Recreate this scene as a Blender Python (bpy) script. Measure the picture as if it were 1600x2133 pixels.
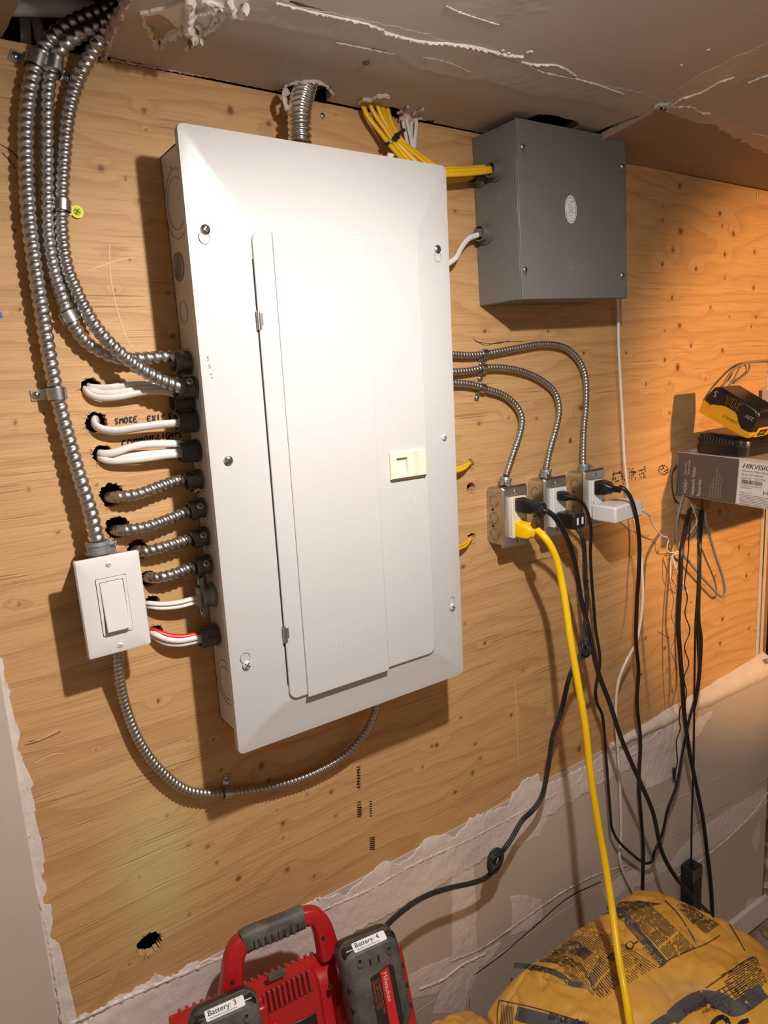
import bpy, bmesh, math, random
import numpy as np
from mathutils import Vector, Matrix, noise
for o in list(bpy.data.objects): bpy.data.objects.remove(o)
C = bpy.context.scene.collection
V = Vector
R_ = math.radians
# ------------------------------------------------------------------ camera
FPX = 1461.2
CP = V((-0.2888, -0.8619, 0.4448))
_y, _p, _r = R_(34.4153), R_(-10.6618), R_(-3.302)
FW = V((math.sin(_y)*math.cos(_p), math.cos(_y)*math.cos(_p), math.sin(_p)))
_rt = V((math.cos(_y), -math.sin(_y), 0)); _up = _rt.cross(FW)
RT = _rt*math.cos(_r) + _up*math.sin(_r); UP = -_rt*math.sin(_r) + _up*math.cos(_r)
cd = bpy.data.cameras.new('camera'); cam = bpy.data.objects.new('camera', cd); C.objects.link(cam)
cd.sensor_fit = 'VERTICAL'; cd.sensor_height = 36; cd.lens = FPX/2133*36; cd.clip_start = .02
M = Matrix((RT, UP, -FW)).transposed().to_4x4(); M.translation = CP; cam.matrix_world = M
bpy.context.scene.camera = cam
# ------------------------------------------------------------------ world, lamps, exposure
w = bpy.data.worlds.new('world'); bpy.context.scene.world = w; w.use_nodes = True
w.node_tree.nodes['Background'].inputs[0].default_value = (1.0, .74, .55, 1)
w.node_tree.nodes['Background'].inputs[1].default_value = .32
def point(name, loc, e, col, r):
    l = bpy.data.lights.new(name, 'POINT'); l.energy = e; l.color = col; l.shadow_soft_size = r
    o = bpy.data.objects.new(name, l); C.objects.link(o); o.location = loc; return o
point('work_light', (.111, -.633, .776), 4.6, (1.0, .92, .86), .014)
def spot(name, loc, tgt, e, col, ang, blend, r):
    l = bpy.data.lights.new(name, 'SPOT'); l.energy = e; l.color = col; l.shadow_soft_size = r; l.spot_size = R_(ang); l.spot_blend = blend
    o = bpy.data.objects.new(name, l); C.objects.link(o); o.location = loc; o.rotation_euler = (V(tgt)-V(loc)).to_track_quat('-Z', 'Y').to_euler(); return o
spot('work_light_added_beam', (.111, -.633, .776), (.30, 0, -.75), 36, (1.0, .92, .86), 150, 1.0, .014)  # added second beam at the work light's place, brightens the lower wall
spot('warm_room_lamp', (1.30, -2.0, .70), (1.50, 0, .22), 215, (1.0, .53, .21), 40, .6, .03)
vs = bpy.context.scene.view_settings
vs.view_transform = 'Standard'; vs.look = 'None'; vs.gamma = 1; vs.exposure = 0; vs.use_curve_mapping = False
# ------------------------------------------------------------------ unprojection helpers
def ray(px, py): return FW + RT*((px-800)/FPX) - UP*((py-1066.5)/FPX)
def at(px, py, Y=0.0):
    d = ray(px, py); return CP + d*((-Y-CP.y)/d.y)
def atx(px, py, X):
    d = ray(px, py); return CP + d*((X-CP.x)/d.x)
def atz(px, py, Z):
    d = ray(px, py); return CP + d*((Z-CP.z)/d.z)
class Frame:
    def __init__(s, O, ex, ey, ez): s.O, s.ex, s.ey, s.ez = V(O), V(ex), V(ey), V(ez)
    def p(s, a, b, c=0): return s.O + s.ex*a + s.ey*b + s.ez*c
    def un(s, px, py, h=0):
        d = ray(px, py); O = s.O + s.ez*h; t = (O-CP).dot(s.ez)/d.dot(s.ez); q = CP + d*t - s.O
        return (q.dot(s.ex), q.dot(s.ey))
WALL = Frame((0, 0, 0), (1, 0, 0), (0, 0, 1), (0, -1, 0))
# ------------------------------------------------------------------ materials
MATS = {}
def mat(name, col, rough=.5, metal=0., var=.08, vscale=30, bump=0., bscale=200, bd=.001, spec=.5, dirt=None, dscale=12, stretch=None, emit=None, alpha=None):
    m = bpy.data.materials.new(name); m.use_nodes = True; nt = m.node_tree; N = nt.nodes; L = nt.links
    b = N['Principled BSDF']; b.inputs['Roughness'].default_value = rough; b.inputs['Metallic'].default_value = metal
    b.inputs['Specular IOR Level'].default_value = spec
    tc = N.new('ShaderNodeTexCoord'); mp = N.new('ShaderNodeMapping'); L.new(tc.outputs['Object'], mp.inputs[0])
    if stretch: mp.inputs['Scale'].default_value = stretch
    n = N.new('ShaderNodeTexNoise'); n.inputs['Scale'].default_value = vscale; n.inputs['Detail'].default_value = 4; L.new(mp.outputs[0], n.inputs[0])
    r = N.new('ShaderNodeValToRGB'); L.new(n.outputs[0], r.inputs[0])
    r.color_ramp.elements[0].position = .3; r.color_ramp.elements[1].position = .7
    r.color_ramp.elements[0].color = (*[max(0, c*(1-var)) for c in col], 1); r.color_ramp.elements[1].color = (*[min(1, c*(1+var)) for c in col], 1)
    out = r.outputs[0]
    if dirt:
        n2 = N.new('ShaderNodeTexNoise'); n2.inputs['Scale'].default_value = dscale; n2.inputs['Detail'].default_value = 6; n2.inputs['Roughness'].default_value = .7
        L.new(tc.outputs['Object'], n2.inputs[0]); r2 = N.new('ShaderNodeValToRGB'); L.new(n2.outputs[0], r2.inputs[0])
        r2.color_ramp.elements[0].position = dirt[1]; r2.color_ramp.elements[1].position = dirt[2]
        mx = N.new('ShaderNodeMix'); mx.data_type = 'RGBA'; L.new(r2.outputs[0], mx.inputs[0]); L.new(out, mx.inputs[6]); mx.inputs[7].default_value = (*dirt[0], 1)
        out = mx.outputs[2]
    L.new(out, b.inputs['Base Color'])
    if bump:
        nb = N.new('ShaderNodeTexNoise'); nb.inputs['Scale'].default_value = bscale; nb.inputs['Detail'].default_value = 3; L.new(mp.outputs[0], nb.inputs[0])
        bp = N.new('ShaderNodeBump'); bp.inputs['Strength'].default_value = bump; bp.inputs['Distance'].default_value = bd
        L.new(nb.outputs[0], bp.inputs['Height']); L.new(bp.outputs[0], b.inputs['Normal'])
    if emit:
        b.inputs['Emission Color'].default_value = (*emit[:3], 1); b.inputs['Emission Strength'].default_value = emit[3]
    MATS[name] = m; return m
white_enamel = mat('white_enamel', (.53, .525, .52), .34, var=.012, vscale=8, bump=.09, bscale=420)
tub_white = mat('tub_enamel', (.62, .60, .58), .4, var=.02, bump=.1, bscale=400)
cream = mat('cream_plastic', (.70, .66, .54), .4, var=.03)
white_pl = mat('white_plastic', (.70, .69, .685), .28, var=.01)
white_ad = mat('white_adapter_plastic', (.74, .725, .73), .35, var=.01)
grey_enamel = mat('grey_enamel', (.158, .162, .152), .42, var=.05, vscale=6, bump=.05, bscale=350, dirt=((.24, .24, .22), .62, .8))
steel = mat('galvanized_steel', (.50, .49, .48), .32, 1, var=.15, vscale=60)
conduit_m = mat('aluminium_armour', (.46, .45, .44), .38, 1, var=.12, vscale=80)
conduit_b = mat('bright_aluminium_armour', (.74, .73, .71), .2, 1, var=.08, vscale=60)
plate_m = mat('scuffed_steel_plate', (.56, .55, .53), .3, 1, var=.18, vscale=25, bump=.1, bscale=120)
screw_m = mat('screw_steel', (.62, .61, .6), .25, 1, var=.05)
dark_m = mat('dark_gap', (.012, .011, .010), .8)
conn_m = mat('dull_zinc_casting', (.21, .20, .18), .4, .8, var=.25, vscale=120)
zinc_m = mat('grey_zinc_casting', (.30, .33, .33), .45, .6, var=.15, vscale=80)
grey_pl = mat('grey_plastic', (.115, .115, .12), .42, var=.08)
dgrey_pl = mat('dark_grey_plastic', (.075, .07, .068), .45, var=.08)
black_pl = mat('black_plastic', (.012, .012, .013), .32, var=.1)
black_cord = mat('black_cord_rubber', (.013, .013, .014), .38, var=.2, vscale=60, dirt=((.10, .09, .08), .66, .85), dscale=40)
grey_cord = mat('dusty_grey_cord', (.022, .022, .022), .5, var=.2, dirt=((.10, .095, .09), .56, .85), dscale=60)
white_cab = mat('white_cable_jacket', (.72, .69, .66), .4, var=.06, vscale=40)
grey_cab = mat('grey_cable_jacket', (.24, .215, .20), .45, var=.05)
red_cab = mat('red_cable_jacket', (.60, .02, .015), .4)
yellow_cab = mat('yellow_cable_jacket', (.80, .47, .012), .36, var=.05, vscale=25, dirt=((.45, .28, .06), .7, .85), dscale=40)
yellow_cord = mat('yellow_cord_jacket', (.86, .53, .004), .34, var=.03, dirt=((.5, .28, .03), .68, .8), dscale=50)
drywall_m = mat('drywall_paper', (.55, .475, .41), .75, var=.05, vscale=5, bump=.1, bscale=300)
drywall_c = mat('ceiling_drywall_paper', (.50, .45, .42), .62, var=.07, vscale=4, bump=.1, bscale=300)
drywall_w = mat('warm_lit_drywall_paper', (.34, .255, .185), .7, var=.04, vscale=5)  # paper without compound; the tint of warm light is put into this colour
core_m = mat('gypsum_core', (.58, .50, .45), .9, var=.2, vscale=90, bump=.6, bscale=250)
torn_m = mat('pink_torn_paper', (.50, .36, .33), .9, var=.25, vscale=90)
mud_m = mat('joint_compound', (.74, .665, .63), .5, var=.07, vscale=9, bump=.9, bscale=42, bd=.003, dirt=((.50, .40, .32), .60, .80), dscale=9)
mud_w = mat('wet_white_compound', (.80, .77, .73), .4, var=.03, bump=.3, bscale=60)
mud_c = mat('ceiling_compound', (.51, .465, .43), .5, var=.06, vscale=12, bump=.9, bscale=45, bd=.002, stretch=(1, 1, 1))
timber = mat('rough_timber', (.36, .22, .11), .7, var=.2, vscale=30, stretch=(1, 8, 8), bump=.4, bscale=60)
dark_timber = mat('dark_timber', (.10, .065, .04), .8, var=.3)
floor_m = mat('dusty_concrete', (.40, .30, .24), .85, var=.2, vscale=10, bump=1, bscale=60, dirt=((.25, .17, .12), .5, .7))
red_pl = mat('red_tool_plastic', (.42, .010, .012), .33, var=.06, vscale=12, dirt=((.36, .12, .10), .60, .85), dscale=14)
rubber_m = mat('dusty_black_rubber', (.055, .052, .048), .6, var=.3, vscale=30, dirt=((.17, .15, .12), .42, .75), dscale=18, bump=.3)
dew_black = mat('tool_black', (.014, .013, .013), .3, var=.2, vscale=40)
dew_yellow = mat('tool_yellow', (.80, .42, .01), .4, var=.05)
label_w = mat('label_white', (.80, .79, .78), .4, var=.01)
label_k = mat('label_black', (.015, .015, .015), .4)
label_r = mat('label_red', (.62, .015, .02), .35, dirt=((.35, .2, .15), .66, .8), dscale=60)
orange_ink = mat('orange_ink', (.5, .10, .02), .5)
box_grey = mat('printed_carton_grey', (.105, .095, .088), .5, var=.03)
box_white = mat('carton_white', (.62, .58, .56), .5, var=.04)
ink = mat('print_ink', (.045, .042, .04), .7, var=.3)
ink_band = mat('print_band_ink', (.075, .075, .078), .65, var=.25, vscale=30)
marker = mat('marker_ink', (.012, .011, .014), .5)
light_ink = mat('light_ink', (.62, .60, .58), .5)
faint_ink = mat('faint_grey_ink', (.42, .39, .36), .5)
bag_m = mat('yellow_paper_sack', (.66, .345, .052), .55, var=.10, vscale=7, bump=.8, bscale=28, dirt=((.46, .30, .13), .55, .8), dscale=7, bd=.004)
red_led = mat('red_led', (.8, .05, .05), .4, emit=(1, .05, .06, 4))
lime = mat('lime_washer', (.65, .72, .03), .5)
blue_ink = mat('blue_ink', (.02, .12, .5), .5)
void_m = mat('dark_cavity', (.03, .022, .017), .95)
red_fabric = mat('dull_red_board', (.35, .12, .11), .8)

def plywood_material():
    m = bpy.data.materials.new('plywood'); m.use_nodes = True; nt = m.node_tree; N = nt.nodes; L = nt.links
    b = N['Principled BSDF']; b.inputs['Roughness'].default_value = .55; b.inputs['Specular IOR Level'].default_value = .4
    tc = N.new('ShaderNodeTexCoord')
    def mapp(s):
        q = N.new('ShaderNodeMapping'); q.inputs['Scale'].default_value = s; L.new(tc.outputs['Object'], q.inputs[0]); return q.outputs[0]
    def nz(s, sc=1, det=3, ro=.5):
        q = N.new('ShaderNodeTexNoise'); q.inputs['Scale'].default_value = sc; q.inputs['Detail'].default_value = det; q.inputs['Roughness'].default_value = ro
        L.new(mapp(s), q.inputs[0]); return q.outputs[0]
    def mt(op, a, c, d=None):
        q = N.new('ShaderNodeMath'); q.operation = op
        for i, x in enumerate((a, c, d)):
            if x is None: continue
            if isinstance(x, (int, float)): q.inputs[i].default_value = x
            else: L.new(x, q.inputs[i])
        return q.outputs[0]
    def ramp(x, a, c):
        q = N.new('ShaderNodeMapRange'); q.interpolation_type = 'SMOOTHSTEP'; L.new(x, q.inputs[0]); q.inputs[1].default_value = a; q.inputs[2].default_value = c; return q.outputs[0]
    sp = N.new('ShaderNodeSeparateXYZ'); L.new(tc.outputs['Object'], sp.inputs[0])
    af = N.new('ShaderNodeAttribute'); af.attribute_name = 'fig'; ak = N.new('ShaderNodeAttribute'); ak.attribute_name = 'knot'
    big = nz((1.1, 1, 4.2), 1.0, 2)
    fld = mt('ADD', mt('MULTIPLY', sp.outputs[2], 24), mt('MULTIPLY', big, 9))
    fld = mt('ADD', fld, af.outputs['Fac']); fld = mt('ADD', fld, mt('MULTIPLY', nz((5, 1, 45), 1, 2), .7))
    fr = mt('FRACT', fld, 0)
    late = mt('MULTIPLY', ramp(fr, .55, .96), ramp(fr, 1.0, .965))
    fib = nz((9, 1, 330), 1, 4, .6); fib2 = nz((2.2, 1, 60), 1, 3)
    chk = ramp(nz((7, 1, 240), 1, 2), .60, .72)
    chkm = ramp(nz((2, 1, 5), 1.3, 2), .45, .62)
    chk = mt('MULTIPLY', chk, chkm)
    base = N.new('ShaderNodeMix'); base.data_type = 'RGBA'; L.new(fib2, base.inputs[0]); base.inputs[6].default_value = (.47, .265, .105, 1); base.inputs[7].default_value = (.66, .415, .19, 1)
    def mixc(prev, f, col):
        q = N.new('ShaderNodeMix'); q.data_type = 'RGBA'; L.new(f, q.inputs[0]); L.new(prev, q.inputs[6]); q.inputs[7].default_value = (*col, 1); return q.outputs[2]
    c = mixc(base.outputs[2], mt('MULTIPLY', late, .36), (.36, .18, .07))
    c = mixc(c, mt('MULTIPLY', ramp(fib, .52, .30), .62), (.40, .23, .10))
    c = mixc(c, mt('MULTIPLY', chk, .55), (.20, .10, .04))
    c = mixc(c, ramp(ak.outputs['Fac'], .0, .9), (.16, .065, .022))
    st = N.new('ShaderNodeAttribute'); st.attribute_name = 'stain'
    c = mixc(c, st.outputs['Fac'], (.62, .55, .24))
    L.new(c, b.inputs['Base Color'])
    h = mt('ADD', mt('MULTIPLY', fib, 1.0), mt('MULTIPLY', chk, -.9)); h = mt('ADD', h, mt('MULTIPLY', late, -.18)); h = mt('ADD', h, mt('MULTIPLY', ak.outputs['Fac'], -.4))
    bp = N.new('ShaderNodeBump'); bp.inputs['Strength'].default_value = .55; bp.inputs['Distance'].default_value = .0013; L.new(h, bp.inputs['Height']); L.new(bp.outputs[0], b.inputs['Normal'])
    return m
ply_m = plywood_material()
# ------------------------------------------------------------------ mesh helpers
class MB:
    def __init__(s): s.v = []; s.f = []
    def add(s, vs, fs):
        o = len(s.v); s.v += [tuple(x) for x in vs]; s.f += [tuple(i+o for i in f) for f in fs]; return s
    def box(s, fr, a0, a1, b0, b1, c0, c1):
        vs = [fr.p(a, b, c) for a in (a0, a1) for b in (b0, b1) for c in (c0, c1)]
        return s.add(vs, [(0,1,3,2),(4,6,7,5),(0,4,5,1),(2,3,7,6),(0,2,6,4),(1,5,7,3)])
    def cyl(s, p0, p1, r0, r1=None, n=16, caps=True):
        r1 = r0 if r1 is None else r1; p0 = V(p0); p1 = V(p1); d = (p1-p0).normalized()
        a = d.orthogonal().normalized(); b = d.cross(a); vs = []
        for p, r in ((p0, r0), (p1, r1)):
            for i in range(n):
                t = 2*math.pi*i/n; vs.append(p + a*(r*math.cos(t)) + b*(r*math.sin(t)))
        fs = [(i, (i+1) % n, n+(i+1) % n, n+i) for i in range(n)]
        if caps: fs += [tuple(range(n))[::-1], tuple(range(n, 2*n))]
        return s.add(vs, fs)
    def lathe(s, p, d, prof, n=20):
        p = V(p); d = V(d).normalized(); a = d.orthogonal().normalized(); b = d.cross(a); vs = []; fs = []
        for h, r in prof:
            for i in range(n):
                t = 2*math.pi*i/n; vs.append(p + d*h + a*(r*math.cos(t)) + b*(r*math.sin(t)))
        for k in range(len(prof)-1):
            for i in range(n): fs.append((k*n+i, k*n+(i+1) % n, (k+1)*n+(i+1) % n, (k+1)*n+i))
        if prof[0][1] > 1e-6: fs.append(tuple(range(n))[::-1])
        if prof[-1][1] > 1e-6: fs.append(tuple(range((len(prof)-1)*n, len(prof)*n)))
        return s.add(vs, fs)
    def prism(s, fr, pts, c0, c1, ins=0):
        n = len(pts); cx = sum(p[0] for p in pts)/n; cy = sum(p[1] for p in pts)/n
        top = pts if not ins else [(cx+(x-cx)*(1-ins), cy+(y-cy)*(1-ins)) for x, y in pts]
        vs = [fr.p(x, y, c0) for x, y in pts] + [fr.p(x, y, c1) for x, y in top]
        fs = [(i, (i+1) % n, n+(i+1) % n, n+i) for i in range(n)] + [tuple(range(n))[::-1], tuple(range(n, 2*n))]
        return s.add(vs, fs)
    def rings(s, rings, caps=True, closed=False):
        n = len(rings[0]); vs = [p for r in rings for p in r]; fs = []; K = len(rings)
        for k in range(K-1 if not closed else K):
            k2 = (k+1) % K
            for i in range(n): fs.append((k*n+i, k*n+(i+1) % n, k2*n+(i+1) % n, k2*n+i))
        if caps and not closed: fs += [tuple(range(n))[::-1], tuple(range((K-1)*n, K*n))]
        return s.add(vs, fs)
STUFF = ('printed_text', 'vent_slots', 'vent_ribs', 'rear_ribs', 'grip_ribs', 'grip_grooves', 'printed_lines', 'printed_table', 'printed_picture', 'printed_barcode', 'handwriting', 'stencil_stamp', 'receptacle_slots', 'scribble', 'embossed_letters', 'scratch')
def rrect(cx, cy, w, h, r, k=4):
    pts = []
    for (sx, sy, a0) in ((1, 1, 0), (-1, 1, 90), (-1, -1, 180), (1, -1, 270)):
        for i in range(k+1):
            a = R_(a0+90*i/k); pts.append((cx+sx*(w/2-r)+r*math.cos(a), cy+sy*(h/2-r)+r*math.sin(a)))
    return pts
def obj(name, mb, m, parent=None, bevel=0, smooth=40, recalc=True):
    me = bpy.data.meshes.new(name); me.from_pydata([tuple(x) for x in mb.v], [], mb.f)
    if recalc:
        b = bmesh.new(); b.from_mesh(me); bmesh.ops.recalc_face_normals(b, faces=b.faces); b.to_mesh(me); b.free()
    me.materials.append(m)
    if smooth:
        me.polygons.foreach_set('use_smooth', [True]*len(me.polygons)); me.set_sharp_from_angle(angle=R_(smooth))
    o = bpy.data.objects.new(name, me); C.objects.link(o)
    if parent: o.parent = parent; o.matrix_parent_inverse = Matrix.Translation(parent.location).inverted()
    if name in STUFF: o['kind'] = 'stuff'
    if bevel:
        md = o.modifiers.new('bevel', 'BEVEL'); md.width = bevel; md.segments = 2; md.limit_method = 'ANGLE'; md.angle_limit = R_(50)
    return o
def thing(name, label, cat, loc=(0, 0, 0), group=None):
    o = bpy.data.objects.new(name, None); C.objects.link(o); o.location = loc; o.empty_display_size = .02
    o['label'] = label; o['category'] = cat
    if group: o['group'] = group
    return o
def tag(o, label, cat, group=None):
    o['label'] = label; o['category'] = cat
    if group: o['group'] = group
    return o
def spline(pts, step=.003):
    P = [V(p) for p in pts]; P = [P[0]*2-P[1]] + P + [P[-1]*2-P[-2]]; out = []
    for i in range(1, len(P)-2):
        p0, p1, p2, p3 = P[i-1:i+3]; L = (p2-p1).length; n = max(2, int(L/step))
        # centripetal-like tangents
        t1 = (p2-p0)*(L/max(1e-6, (p1-p0).length+L)); t2 = (p3-p1)*(L/max(1e-6, (p3-p2).length+L))
        for k in range(n):
            t = k/n; h = t*t*t; q = t*t
            out.append(p1*(2*h-3*q+1) + t1*(h-2*q+t) + p2*(-2*h+3*q) + t2*(h-q))
    out.append(P[-2]); return out
def resample(C_, step):
    d = [0]
    for i in range(1, len(C_)): d.append(d[-1]+(C_[i]-C_[i-1]).length)
    n = max(2, int(round(d[-1]/step))); out = []; j = 0
    for k in range(n+1):
        s = d[-1]*k/n
        while j < len(d)-2 and d[j+1] < s: j += 1
        t = (s-d[j])/max(1e-9, d[j+1]-d[j]); out.append(C_[j].lerp(C_[j+1], min(1, t)))
    return out, d[-1]
def sweep(mb, pts, rad, n=10, step=.004, flat=None, caps=True, raw=False):
    C_, L = resample(pts if raw else spline(pts), step); N_ = len(C_)
    T = [(C_[min(i+1, N_-1)]-C_[max(i-1, 0)]).normalized() for i in range(N_)]
    a = T[0].cross(V((0, -1, 0)));
    a = (a if a.length > .1 else T[0].orthogonal()).normalized(); rings = []
    for i in range(N_):
        a = (a - T[i]*a.dot(T[i])).normalized(); b = T[i].cross(a); s = L*i/(N_-1); ring = []
        for k in range(n):
            t = 2*math.pi*k/n; r = rad(s, t) if callable(rad) else rad
            fa, fb = flat or (1, 1)
            ring.append(C_[i] + a*(r*math.cos(t)*fa) + b*(r*math.sin(t)*fb))
        rings.append(ring)
    mb.rings(rings, caps); return C_
def P3(L, Y=.01):
    return [at(p[0], p[1], p[2] if len(p) > 2 else Y) for p in L]
def tube(name, pts, r, m, parent=None, n=10, step=.005, flat=None):
    mb = MB(); sweep(mb, pts, r, n, step, flat); return obj(name, mb, m, parent, smooth=60, recalc=False)
def conduit(pts, Rr, pitch, m, label, name='flexible_conduit', group=None, steps=7, n=16):
    def rad(s, t):
        f = (s/pitch - t/(2*math.pi)) % 1.0
        if f < .72: return Rr*(.86+.14*math.sin(math.pi*f/.72)**.7)
        return Rr*(.86-.08*math.sin(math.pi*(f-.72)/.28))
    mb = MB(); sweep(mb, pts, rad, n, pitch/steps)
    o = obj(name, mb, m, None, smooth=75, recalc=False); tag(o, label, 'conduit', group); return o
def screw(name, p, d, r, m=None, parent=None, slot='phillips', h=None, n=14):
    d = V(d).normalized(); p = V(p); h = h or r*.55; mb = MB(); a = d.orthogonal().normalized(); b = d.cross(a)
    if abs(d.z) < .5: a = V((0, 0, 1)).cross(d).normalized(); b = d.cross(a)
    mb.lathe(p, d, [(-r*.6, r*.5), (0, r*.5), (0, r), (h*.4, r*.97), (h*.8, r*.72), (h, r*.35), (h, 0)], n)
    o = obj(name, mb, m or screw_m, parent)
    sm = MB(); ang = R_(random.choice((10, 50, -30))); ca, sa = math.cos(ang), math.sin(ang); fr = Frame(p, a*ca+b*sa, b*ca-a*sa, d)
    sm.box(fr, -r*.7, r*.7, -r*.1, r*.1, h*.55, h*1.03)
    if slot == 'phillips': sm.box(fr, -r*.1, r*.1, -r*.7, r*.7, h*.55, h*1.04)
    return o, sm
def screw2(p, d, r, parent, m=None, slot='phillips', h=None, name='screw'):
    o, sm = screw(name, p, d, r, m, parent, slot, h); s = obj('screw_slot', sm, dark_m, None if False else o, smooth=0); return o
def screw3(p, d, r, parent, m=None, slot='phillips', h=None, name='screw'):
    """screw as a deepest-level part: head and slot joined with two materials"""
    o, sm = screw(name, p, d, r, m, parent, slot, h); me = o.data
    b = bmesh.new(); b.from_mesh(me); vs_ = [b.verts.new(x) for x in sm.v]
    for f in sm.f: q = b.faces.new([vs_[i] for i in f]); q.material_index = 1
    b.to_mesh(me); b.free(); me.materials.append(dark_m); return o
def text_mb(s, fr, x, y, size, c=.0, ang=0, sx=1, mirror=False, align='LEFT', thick=0, fn=None, shear=0):
    cu = bpy.data.curves.new('t', 'FONT'); cu.body = s; cu.size = size; cu.align_x = align; cu.shear = shear; cu.resolution_u = 2
    to = bpy.data.objects.new('t', cu); C.objects.link(to); dg = bpy.context.evaluated_depsgraph_get(); dg.update()
    me = to.evaluated_get(dg).to_mesh(); mb = MB(); ca, sa = math.cos(ang), math.sin(ang); vs_ = []
    for v in me.vertices:
        u, t = v.co.x*sx*(-1 if mirror else 1), v.co.y
        X, Y = x+u*ca-t*sa, y+u*sa+t*ca
        vs_.append(fn(X, Y) if fn else fr.p(X, Y, c))
    mb.add(vs_, [tuple(p.vertices) for p in me.polygons]); to.evaluated_get(dg).to_mesh_clear()
    bpy.data.objects.remove(to); bpy.data.curves.remove(cu); return mb
def merge(*mbs):
    o = MB()
    for m in mbs: o.add(m.v, m.f)
    return o
def jagged(pts, amp=.002, step=.004, seed=0, closed=True):
    rnd = random.Random(seed); out = []; n = len(pts)
    for i in range(n if closed else n-1):
        a = V((*pts[i], 0)); b = V((*pts[(i+1) % n], 0)); L = (b-a).length; k = max(1, int(L/step)); nn = V((-(b-a).y, (b-a).x, 0)).normalized() if L > 0 else V((0, 0, 0))
        for j in range(k):
            t = j/k; q = a.lerp(b, t); e = noise.noise(V((q.x*60+seed*7.3, q.y*60, seed)))*amp*2 + rnd.uniform(-1, 1)*amp*.45
            out.append(((q+nn*e).x, (q+nn*e).y))
    return out
def sheet(name, fr, pts, c0, c1, m, parent, edge_m=None, bump=None):
    """flat sheet with an arbitrary outline (list of local 2D points) and a thickness"""
    b = bmesh.new(); f_ = [b.verts.new(fr.p(x, y, c1)) for x, y in pts]
    try: face = b.faces.new(f_)
    except Exception: return None
    face.normal_update()
    if face.normal.dot(fr.ez) < 0: face.normal_flip()
    r = bmesh.ops.extrude_face_region(b, geom=[face]); nv = [g for g in r['geom'] if isinstance(g, bmesh.types.BMVert)]
    # extruded copy becomes the front; move originals back
    for v in f_: v.co += fr.ez*(c0-c1)
    bmesh.ops.recalc_face_normals(b, faces=b.faces)
    big = [q for q in b.faces if len(q.verts) > 4]; 
    for q in b.faces:
        if edge_m and len(q.verts) == 4 and abs(q.normal.dot(fr.ez)) < .3: q.material_index = 1
    bmesh.ops.triangulate(b, faces=big, ngon_method='EAR_CLIP')
    me = bpy.data.meshes.new(name); b.to_mesh(me); b.free(); me.materials.append(m)
    if edge_m: me.materials.append(edge_m)
    o = bpy.data.objects.new(name, me); C.objects.link(o)
    if parent: o.parent = parent; o.matrix_parent_inverse = Matrix.Translation(parent.location).inverted()
    return o
def blob(name, mbpts, m, parent, r, seed=0, n=8, step=.003, flat=(1, .4), amp=.6):
    def rad(s, t): return r*max(.12, 1+amp*noise.noise(V((s*260, math.cos(t)*1.2, math.sin(t)*1.2+seed*3.1)))*1.6)
    mb = MB(); sweep(mb, mbpts, rad, n, step, flat); return obj(name, mb, m, parent, smooth=80, recalc=False)
def prox(px, py, Y=0): q = at(px, py, Y); return (q.x, q.z)
exec_marker = 0
# ================================================================== SETTING
ZT = .8101; ZJ = -.332; ZF = -1.071; XE = 1.418
def structure(o): o['kind'] = 'structure'; return o
# --- wall: studs and backing board behind, sheets in front
mb = MB(); mb.box(WALL, -1.6, 1.45, ZF, .97, -.115, -.105); mb.box(WALL, -1.6, -1.59, ZF, .97, -.115, 0)
for x in (-.6, -.27, .13, .54, .95, 1.38): mb.box(WALL, x-.019, x+.019, ZF, .80, -.105, -.0135)
mb.box(WALL, -.75, 1.45, .762, .80, -.105, -.0135); mb.box(WALL, -.75, 1.45, ZF, ZF+.038, -.105, -.0135)
wall = structure(obj('wall_back', mb, dark_timber, smooth=0))
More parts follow.
